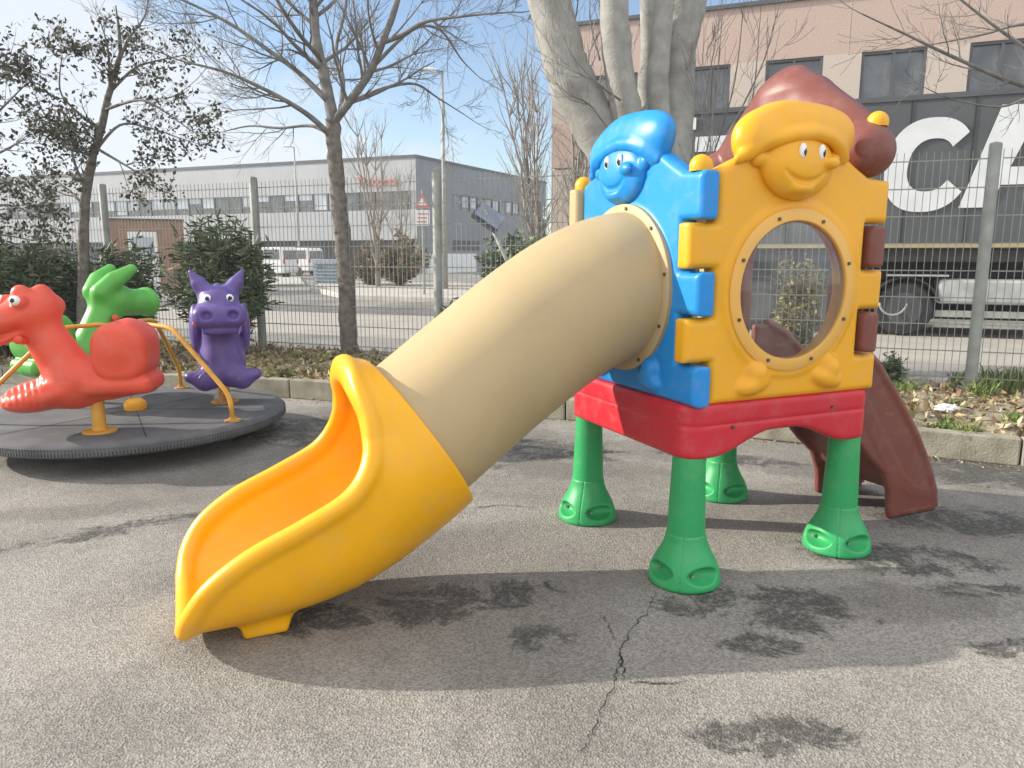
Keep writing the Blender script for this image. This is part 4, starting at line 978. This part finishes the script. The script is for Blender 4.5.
# pink building
PBn = (Vector((5.7, 25.5, 0))-F0).dot(ND); s_left = (Vector((1.41, 27.2, 0))-F0).dot(SD)
M_pink = wallmat('pink_terrazzo_panel', (.40, .29, .24), (.52, .40, .335), 30); M_cream = wallmat('cream_terrazzo_panel', (.45, .375, .31), (.55, .475, .41), 30)
pb = empty('pink_building', fp(s_left, PBn), 'pink stone clad building with dark windows behind the lorry trailer', 'building', RZ)
ZR = 9.15; LB = 34
wins = []
for u0, u1 in ((691, 730), (765, 822), (860, 925), (967, 1034), (1075, 1140)):
    a0 = hit(u0, 80, PBn)[0]-s_left; a1 = hit(u1, 80, PBn)[0]-s_left; wins.append((a0, a1))
wins = [(1.2, 3.0)]+wins
W1, W2 = 6.02, 7.5
mb = MB(); mb.box((LB/2, .2, (W2+ZR)/2), (LB, .4, ZR-W2)); mb.box((.2, 7.4, ZR/2), (.4, 14, ZR-.01)); mb.box((LB/2, .2, W1-.75), (LB, .4, 1.5)); mb.build('wall', M_pink, pb)
mb = MB(); xs = [0]+[q for w in wins for q in w]+[LB]
for k in range(0, len(xs), 2): mb = MB(); mb.box(((xs[k]+xs[k+1])/2, .2, (W1+W2)/2), (xs[k+1]-xs[k], .4, W2-W1)); mb.build('wall_pier', M_cream, pb)
mb = MB(); mb.box((LB/2, .2, 2.2), (LB, .39, 4.5)); mb.build('ground_floor_wall', M_cream, pb)
mb = MB(); mb.box((LB/2, .17, ZR+.06), (LB+.1, .54, .12)); mb.box((.2, 7.4, ZR+.06), (.5, 13.9, .119)); mb.build('parapet', M_frame, pb)
for a0, a1 in wins:
    w = a1-a0; mb = MB()
    for x in (a0+.04, (a0+a1)/2, a1-.04): mb.box((x, .1, (W1+W2)/2), (.08, .12, W2-W1))
    for z in (W1+.04, W2-.04): mb.box(((a0+a1)/2, .1, z), (w, .121, .08))
    wf = mb.build('window', M_frame, pb); mb = MB(); mb.box(((a0+a1)/2, .16, (W1+W2)/2), (w, .03, W2-W1)); mb.build('pane', M_glass, wf)
mb = MB()
for x in np.arange(2.2, LB, 2.4): mb.box((x, -.002, (W2+ZR)/2), (.02, .01, ZR-W2))
mb.build('panel_joint', M_cream, pb)
# lorry trailer
TN = (Vector((8.7, 13.3, 0))-F0).dot(ND)
s0 = hit(684, 150, TN)[0]; zt = hit(1000, 89.5, TN)[1]; LT = 15.5
tl = empty('lorry_trailer', fp(s0, TN), 'dark grey curtain sided lorry trailer with big white letters parked beyond the fence', 'trailer', RZ)
zc = hit(960, 249, TN)[1]
M_curt = mat('grey_curtain', (.072, .078, .082), .6, .12, 1.2, bump=.25, bscale=3)
mb = MB(); mb.box((LT/2, 1.27, (zt+zc)/2), (LT, 2.54, zt-zc)); mb.build('curtain_body', M_curt, tl, bevel=.03)
mb = MB()
for x in np.arange(1.0, LT, 1.0): mb.box((x, -.008, (zt+zc)/2), (.02, .016, zt-zc-.1))
mb.build('curtain_strap', M_black, tl)
mb = MB(); mb.box((LT/2, -.012, zt-.04), (LT, .03, .09)); mb.build('top_rail', M_frame, tl)
M_ystr = mat('yellow_marking', (.36, .30, .15), .5, .1, 5)
mb = MB(); mb.box((LT/2, -.014, zc+.06), (LT, .02, .07)); mb.build('reflective_stripe', M_ystr, tl)
mb = MB(); mb.box((LT/2, 1.27, zc-.12), (LT, 2.45, .22)); mb.box((LT/2, .75, zc-.38), (LT, .14, .34)); mb.box((LT/2, 1.8, zc-.38), (LT, .14, .34)); mb.build('chassis', M_black, tl)
def T(u, v): s, z = hit(u, v, TN); return s-s0, z
M_let = mat('white_lettering', (.62, .64, .64), .5, .05, 3)
cx0 = T(885, 165)[0]; cx1 = T(972, 165)[0]; zt_, zb_ = T(925, 118)[1], T(925, 212)[1]
ccx, ccz, rx, rz_ = (cx0+cx1)/2, (zt_+zb_)/2, (cx1-cx0)/2, (zt_-zb_)/2
mb = MB(); o_, i_ = [], []
shear = .12
for k in range(41):
    a = R(38)+R(360-38-32)*k/40; ca_, sa_ = math.cos(a), math.sin(a)
    se = lambda c, e=.86: math.copysign(abs(c)**e, c)
    o_.append((ccx+rx*se(ca_)+shear*rz_*se(sa_)*.6, ccz+rz_*se(sa_))); i_.append((ccx+.04+rx*.52*se(ca_)+shear*rz_*.5*se(sa_), ccz+rz_*.56*se(sa_)))
for k in range(40):
    mb.prism([o_[k], o_[k+1], i_[k+1], i_[k]], lambda a, b, t_: (a, t_, b), -.03, -.02)
mb.build('letter_c', M_let, tl)
A_ = [T(q[0], q[1]) for q in ((958, 208), (985, 208), (997, 190), (1024, 188), (1024, 173), (1006, 174), (1022, 140), (1024, 103), (1001, 105))]
ztop = T(1001, 105)[1]; zbot = T(958, 208)[1]; xl = T(958, 208)[0]; xt = T(1001, 105)[0]; Wd = 1.9
sw = .47; H_ = ztop-zbot
P3 = lambda poly: mb.prism(poly, lambda a, b, t_: (a, t_, b), -.03, -.02)
mb = MB(); xtop = xt
P3([(xl, zbot), (xl+sw, zbot), (xtop+.62, ztop-.02), (xtop+.02, ztop)])
P3([(xtop+.40, ztop), (xtop+.98, ztop), (xl+Wd+.25, zbot), (xl+Wd-.28, zbot)])
mb.build('letter_a', M_let, tl)
mb = MB(); mb.prism([(xl+.42, zbot+.38), (xl+1.75, zbot+.38), (xl+1.62, zbot+.68), (xl+.62, zbot+.68)], lambda a, b, t_: (a, t_, b), -.034, -.031); mb.build('letter_a_bar', M_let, tl)
e0 = T(700, 152); e1 = T(700, 137); mb = MB(); mb.box(((e0[0]+.75), -.025, (e0[1]+e1[1])/2), (1.7, .01, e1[1]-e0[1])); q0 = T(692, 130); q1 = T(692, 118); mb.box((q0[0]+.02, -.025, (q0[1]+q1[1])/2), (.12, .01, q1[1]-q0[1])); mb.build('letter_fragment', M_let, tl)
def wheel(x, y, parent):
    mb = MB(); pr = [(.30, 0), (.46, .01), (.50, .05), (.50, .27), (.46, .31), (.3, .31)]; mb.lathe(pr, n=36); M_ = Matrix.Rotation(R(-90), 4, 'X')
    mb.v = [tuple(M_ @ Vector(p)) for p in mb.v]; o = mb.build('wheel', M_black, parent, True, auto=35); o.location = (x, y, .5)
    mb = MB(); mb.lathe([(.001, .10), (.09, .06), (.12, .14), (.24, .12), (.29, .02), (.305, -.005)], n=28); mb.v = [tuple(M_ @ Vector(p)) for p in mb.v]; mb.build('rim', M_dark, o, True, auto=35); return o
wx = T(905, 300)[0]
for k in (0, -1.3, -2.6, 6.8, ):
    wheel(wx+k, -.0+.05, tl); wheel(wx+k, 2.15, tl)
    mb = MB()
    for j in range(12):
        a0, a1 = R(15+150*j/12), R(15+150*(j+1)/12); mb.prism([(wx+k+.60*math.cos(a0), .5+.60*math.sin(a0)), (wx+k+.60*math.cos(a1), .5+.60*math.sin(a1)), (wx+k+.57*math.cos(a1), .5+.57*math.sin(a1)), (wx+k+.57*math.cos(a0), .5+.57*math.sin(a0))], lambda a, b, t_: (a, t_, b), .03, .42)
    mb.build('mudguard', M_black, tl)
bx0, bz0 = T(937, 304); bz1 = T(937, 279)[1]
M_alu = mat('dull_aluminium', (.42, .43, .42), .45, .15, 4, metal=.4)
mb = MB(); mb.box((bx0+1.15, .3, (bz0+bz1)/2), (2.3, .5, bz1-bz0)); mb.build('side_tank', M_alu, tl, bevel=.06)
mb = MB(); mb.box((bx0+2.3, .12, bz0-.18), (4.6, .04, .12)); mb.box((bx0+2.3, .12, bz0-.38), (4.6, .04, .10)); mb.build('side_guard', M_galv, tl)
mb = MB(); mb.box((bx0-.35, .2, bz1+.06), (1.0, .4, .03)); mb.build('step', M_alu, tl)
mb = MB(); hc = T(893, 302); hr_ = T(905, 302)[0]-hc[0]; mb.tube([(hc[0]+hr_*1.15*math.cos(q), -.05, hc[1]+hr_*1.2*math.sin(q)) for q in [math.pi*1.02+k*math.pi*.95/14 for k in range(15)]], .02, 8); mb.build('hose', M_galv, tl, True)
mb = MB(); mb.box((LT/2, 2.3, .62), (LT, .05, .9)); mb.build('far_side_guard', M_black, tl)

# brown shed
p = at(146, 262, 30); sh = empty('brown_shed', (p.x, p.y, 0), 'reddish brown shed with a white door beyond the fence', 'shed', R(24))
M_shed = mat('red_brown_board', (.27, .155, .10), .8, .15, 3); z1 = 2.85
mb = MB(); mb.box((0, 1.2, z1/2), (2.9, 2.4, z1)); mb.build('wall', M_shed, sh, bevel=.02)
mb = MB(); mb.box((0, 1.2, z1+.03), (3.0, 2.5, .07)); mb.build('roof', M_dark, sh)
mb = MB(); mb.box((-.05, -.03, 1.2), (1.05, .06, 2.4)); d_ = mb.build('door', M_white, sh); mb = MB(); mb.box((-.05, -.065, 1.75), (.8, .012, .9)); mb.build('door_pane', M_glassl, d_)
# white van and second van
def van(p, rz, label):
    r = empty('white_van', p, label, 'van', rz, 'white vans by the warehouse'); prof = [(-2.4, .35), (2.3, .35), (2.42, .8), (2.3, 1.05), (1.55, 1.2), (.95, 1.88), (.6, 1.98), (-2.3, 2.0), (-2.45, 1.8), (-2.48, .6)]
    mb = MB(); mb.prism(prof, lambda a, b, t_: (a, t_, b), -.9, .9); mb.build('body', M_white, r, bevel=.07)
    mb = MB()
    for s in (-1, 1):
        for poly in ([(.1, 1.2), (1.4, 1.2), (.9, 1.78), (.1, 1.82)], [(-1.05, 1.2), (-.05, 1.2), (-.05, 1.82), (-1.05, 1.82)], [(-2.25, 1.22), (-1.2, 1.22), (-1.2, 1.82), (-2.25, 1.82)]): mb.prism(poly, lambda a, b, t_: (a, t_, b), s*.89, s*.915)
    mb.box((-2.47, 0, 1.5), (.05, 1.5, .55)); mb.build('window', M_glass, r)
    for x in (-1.55, 1.5):
        for y in (-.92, .72):
            w = MB(); w.lathe([(.2, 0), (.31, .01), (.33, .05), (.33, .17), (.3, .2), (.001, .2)], n=20); M_ = Matrix.Rotation(R(-90), 4, 'X'); w.v = [tuple(M_ @ Vector(q)) for q in w.v]; o = w.build('wheel', M_black, r, True, auto=35); o.location = (x, y, .33)
    mb = MB(); mb.box((-2.49, -.78, 1.1), (.04, .12, .3)); mb.box((-2.49, .78, 1.1), (.04, .12, .3)); mb.build('tail_light', M_red, r)
    return r
q = gat(289, 275); q = Vector((q.x*.98, q.y*.98, 0)); van(q, RZ+R(180), 'white van parked left of the grey louvred cabin by the warehouse')
q2 = gat(258, 276); van(Vector((q2.x*.9, q2.y*.9, 0)), RZ+R(185), 'second white van, half hidden behind the tall green oleander')
# grey louvred cabin
p = gat(326, 279); p = Vector((p.x*.75, p.y*.75, 0)); cb = empty('louvred_cabin', p, 'blue grey louvred cabin left of the bare tree trunk, beyond the road', 'cabin', RZ)
M_cab = mat('blue_grey_metal', (.24, .29, .33), .6, .1, 3)
sc_ = p.y/740; wdt = 26*sc_*1.1; hgt = 27*sc_
mb = MB(); mb.box((0, .6, hgt/2), (wdt, 1.2, hgt)); mb.build('body', M_cab, cb, bevel=.02); mb = MB()
for k in range(7): mb.box((0, -.03, .15+k*(hgt-.25)/6.5), (wdt-.1, .05, .06))
mb.build('louvre', M_cab, cb)
# street lamps
def lamp(u, vtop, Y, label, arm=.55):
    tp = at(u, vtop, Y); r = empty('street_lamp', (tp.x, tp.y, 0), label, 'street lamp', 0, 'street lamps across the road'); mb = MB(); mb.tube([(0, 0, 0), (0, 0, tp.z)], [.10, .05], 12); mb.build('pole', M_galv, r, True)
    mb = MB(); mb.tube([(0, 0, tp.z-.03), (-arm*.5, 0, tp.z+.04)], .035, 8); mb.build('arm', M_galv, r, True)
    bm = bmesh.new(); bmesh.ops.create_uvsphere(bm, u_segments=16, v_segments=10, radius=1); bmesh.ops.scale(bm, vec=(.34, .13, .08), verts=bm.verts); me = bpy.data.meshes.new('lamp_head'); bm.to_mesh(me); bm.free(); o = link('lamp_head', me, M_white, r, True); o.location = (-arm*.5-.25, 0, tp.z+.05); return r
lamp(442, 71, 30, 'tall grey street lamp standing right of the leafless tree'); lamp(294, 147, 55, 'small distant street lamp above the warehouse roof')
# road sign with pole
sg = gat(424, 290); sg = Vector((sg.x*.8, sg.y*.8, 0)); Ys = sg.y; r = empty('road_sign', sg, 'small triangular road sign with a white plate below, left of the lamp pole', 'road sign')
zt2 = at(424, 190, Ys).z; mb = MB(); mb.tube([(0, 0, 0), (0, 0, zt2)], .035, 8); mb.build('pole', M_galv, r)
z_a, z_b, z_c = at(424, 193, Ys).z, at(424, 208, Ys).z, at(424, 226, Ys).z
mb = MB(); mb.prism([(-.26, z_b), (.26, z_b), (0, z_a)], lambda a, b, t_: (a, t_, b), -.06, -.04); mb.build('warning_triangle', M_redl, r)
mb = MB(); mb.prism([(-.15, z_b+.09), (.15, z_b+.09), (0, z_a-.16)], lambda a, b, t_: (a, t_, b), -.066, -.061); mb.build('triangle_face', M_white, r)
mb = MB(); mb.box((0, -.05, (z_b+z_c)/2-.03), (.5, .02, z_b-z_c-.08)); pl = mb.build('plate', M_white, r)
mb = MB()
for k in (-1, 0, 1): mb.box((-.0+k*.03, -.063, (z_b+z_c)/2-.03+k*.13), (.34, .004, .045))
mb.build('plate_line', M_redl, pl)
# leaning solar panel on a pole
Yq = 17; b0 = at(512, 272, Yq); t0 = at(484, 210, Yq); b1 = b0+(b0-t0)*(b0.z/(t0.z-b0.z)); r = empty('solar_lamp_post', b1, 'leaning pole carrying a tilted blue solar panel above the beige slide', 'solar post')
mb = MB(); mb.tube([Vector((0, 0, 0)), t0-b1], .045, 10); mb.build('pole', M_galv, r, True)
M_sol = mat('solar_blue', (.16, .19, .26), .15, .2, 4, spec=.8)
c_ = at(490, 216, Yq)-b1; mb = MB(); mb.box(c_, (.62, .04, .42), 0, Matrix.Rotation(R(35), 3, 'Y') @ Matrix.Rotation(R(-40), 3, 'X')); mb.build('solar_panel', M_sol, r)
mb = MB(); mb.box(c_+Vector((-.06, -.0, -.06)), (.67, .03, .46), 0, Matrix.Rotation(R(35), 3, 'Y') @ Matrix.Rotation(R(-40), 3, 'X')); mb.build('panel_frame', M_frame, r)
# far shrubs
oleander(520, 290, 22, 2.5, 1.3, 90, 'dark green bush in front of the warehouse side, above the beige slide', L_ole, .22, 'round_bush', None, .4, 0)
oleander(550, 290, 23, 2.2, 1.1, 70, 'lower green bush beside the pink building corner', L_ole, .22, 'round_bush', None, .4, 0)
p = gat(400, 284); oleander(400, 284, p.y*.85, 2.7, 1.6, 60, 'brownish low hedge at the warehouse corner', [L_mar[1], L_dry[1], L_ole[3]], .22, 'hedge', None, .4, 0)
oleander(372, 284, p.y*.87, 2.2, 1.2, 40, 'brownish scrub left of the hedge at the warehouse corner', [L_mar[1], L_dry[1], L_ole[3]], .22, 'scrub_bush', None, .4, 0)

# ================================================================== SKY AND LIGHT
SUNV = Vector((-.989, .148, math.tan(R(24)))).normalized()
w = bpy.data.worlds.new('World'); bpy.context.scene.world = w; w.use_nodes = True; n = w.node_tree.nodes; l = w.node_tree.links; bg = n['Background']
sky = n.new('ShaderNodeTexSky'); sky.sky_type = 'NISHITA'; sky.sun_disc = False; sky.sun_elevation = R(24); sky.sun_rotation = math.atan2(SUNV.x, SUNV.y); sky.air_density = 1.0; sky.dust_density = .35; sky.ozone_density = 2.2
tc = n.new('ShaderNodeTexCoord'); mp = n.new('ShaderNodeMapping'); mp.inputs['Scale'].default_value = (1, 1, 2.6); mp.inputs['Location'].default_value = (1.15, .6, .4); l.new(tc.outputs['Generated'], mp.inputs['Vector'])
nz = n.new('ShaderNodeTexNoise'); nz.inputs['Scale'].default_value = 2.3; nz.inputs['Detail'].default_value = 9; nz.inputs['Roughness'].default_value = .58; nz.inputs['Distortion'].default_value = .3; l.new(mp.outputs[0], nz.inputs['Vector'])
sx = n.new('ShaderNodeSeparateXYZ'); l.new(tc.outputs['Generated'], sx.inputs[0])
# more cloud to the left (-X) and low down
def mth(op, a, b):
    q = n.new('ShaderNodeMath'); q.operation = op
    for i, vv in enumerate((a, b)):
        if isinstance(vv, (int, float)): q.inputs[i].default_value = vv
        else: l.new(vv, q.inputs[i])
    return q.outputs[0]
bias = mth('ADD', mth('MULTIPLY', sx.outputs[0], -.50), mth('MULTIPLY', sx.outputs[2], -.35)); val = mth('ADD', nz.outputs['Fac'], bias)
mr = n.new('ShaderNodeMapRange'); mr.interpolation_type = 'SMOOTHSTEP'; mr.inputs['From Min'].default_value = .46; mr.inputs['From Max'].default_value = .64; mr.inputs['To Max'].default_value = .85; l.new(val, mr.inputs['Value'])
# bright cloud added overhead and behind the camera, out of view, to fill shade
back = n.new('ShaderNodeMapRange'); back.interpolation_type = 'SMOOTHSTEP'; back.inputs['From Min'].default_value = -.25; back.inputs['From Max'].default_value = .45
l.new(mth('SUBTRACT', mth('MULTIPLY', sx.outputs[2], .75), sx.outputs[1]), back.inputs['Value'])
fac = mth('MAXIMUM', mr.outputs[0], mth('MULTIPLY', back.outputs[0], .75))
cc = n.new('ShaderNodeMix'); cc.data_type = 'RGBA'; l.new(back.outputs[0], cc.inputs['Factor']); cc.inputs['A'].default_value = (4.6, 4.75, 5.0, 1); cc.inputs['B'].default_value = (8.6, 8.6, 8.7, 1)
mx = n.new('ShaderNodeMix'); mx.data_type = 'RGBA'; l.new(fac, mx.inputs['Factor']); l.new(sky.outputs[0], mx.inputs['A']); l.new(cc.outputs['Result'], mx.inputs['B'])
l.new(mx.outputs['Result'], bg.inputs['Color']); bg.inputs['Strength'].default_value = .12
sl = bpy.data.lights.new('sun', 'SUN'); so = bpy.data.objects.new('sun', sl); C.objects.link(so); sl.energy = 4.2; sl.angle = R(.6); sl.color = (1, .93, .82)
so.rotation_euler = (-SUNV).to_track_quat('-Z', 'Y').to_euler(); so.location = (-20, 5, 15)
vs = bpy.context.scene.view_settings; vs.view_transform = 'Standard'; vs.look = 'None'; vs.gamma = 1; vs.exposure = .70
sc = bpy.context.scene; sc.cycles.max_bounces = 6; sc.cycles.transparent_max_bounces = 12
try: sc.cycles.use_denoising = True
except Exception: pass

# ---- faint haze over the industrial estate
hz = MB(); hz.box((0, 60, 11), (190, 190, 26)); M_hz = bpy.data.materials.new('haze_air'); M_hz.use_nodes = True; hn = M_hz.node_tree.nodes; hn.clear()
ho = hn.new('ShaderNodeOutputMaterial'); hv = hn.new('ShaderNodeVolumePrincipled'); hv.inputs['Color'].default_value = (.92, .95, 1, 1); hv.inputs['Density'].default_value = .0016
M_hz.node_tree.links.new(hv.outputs[0], ho.inputs['Volume']); hz.build('haze', M_hz)['kind'] = 'stuff'
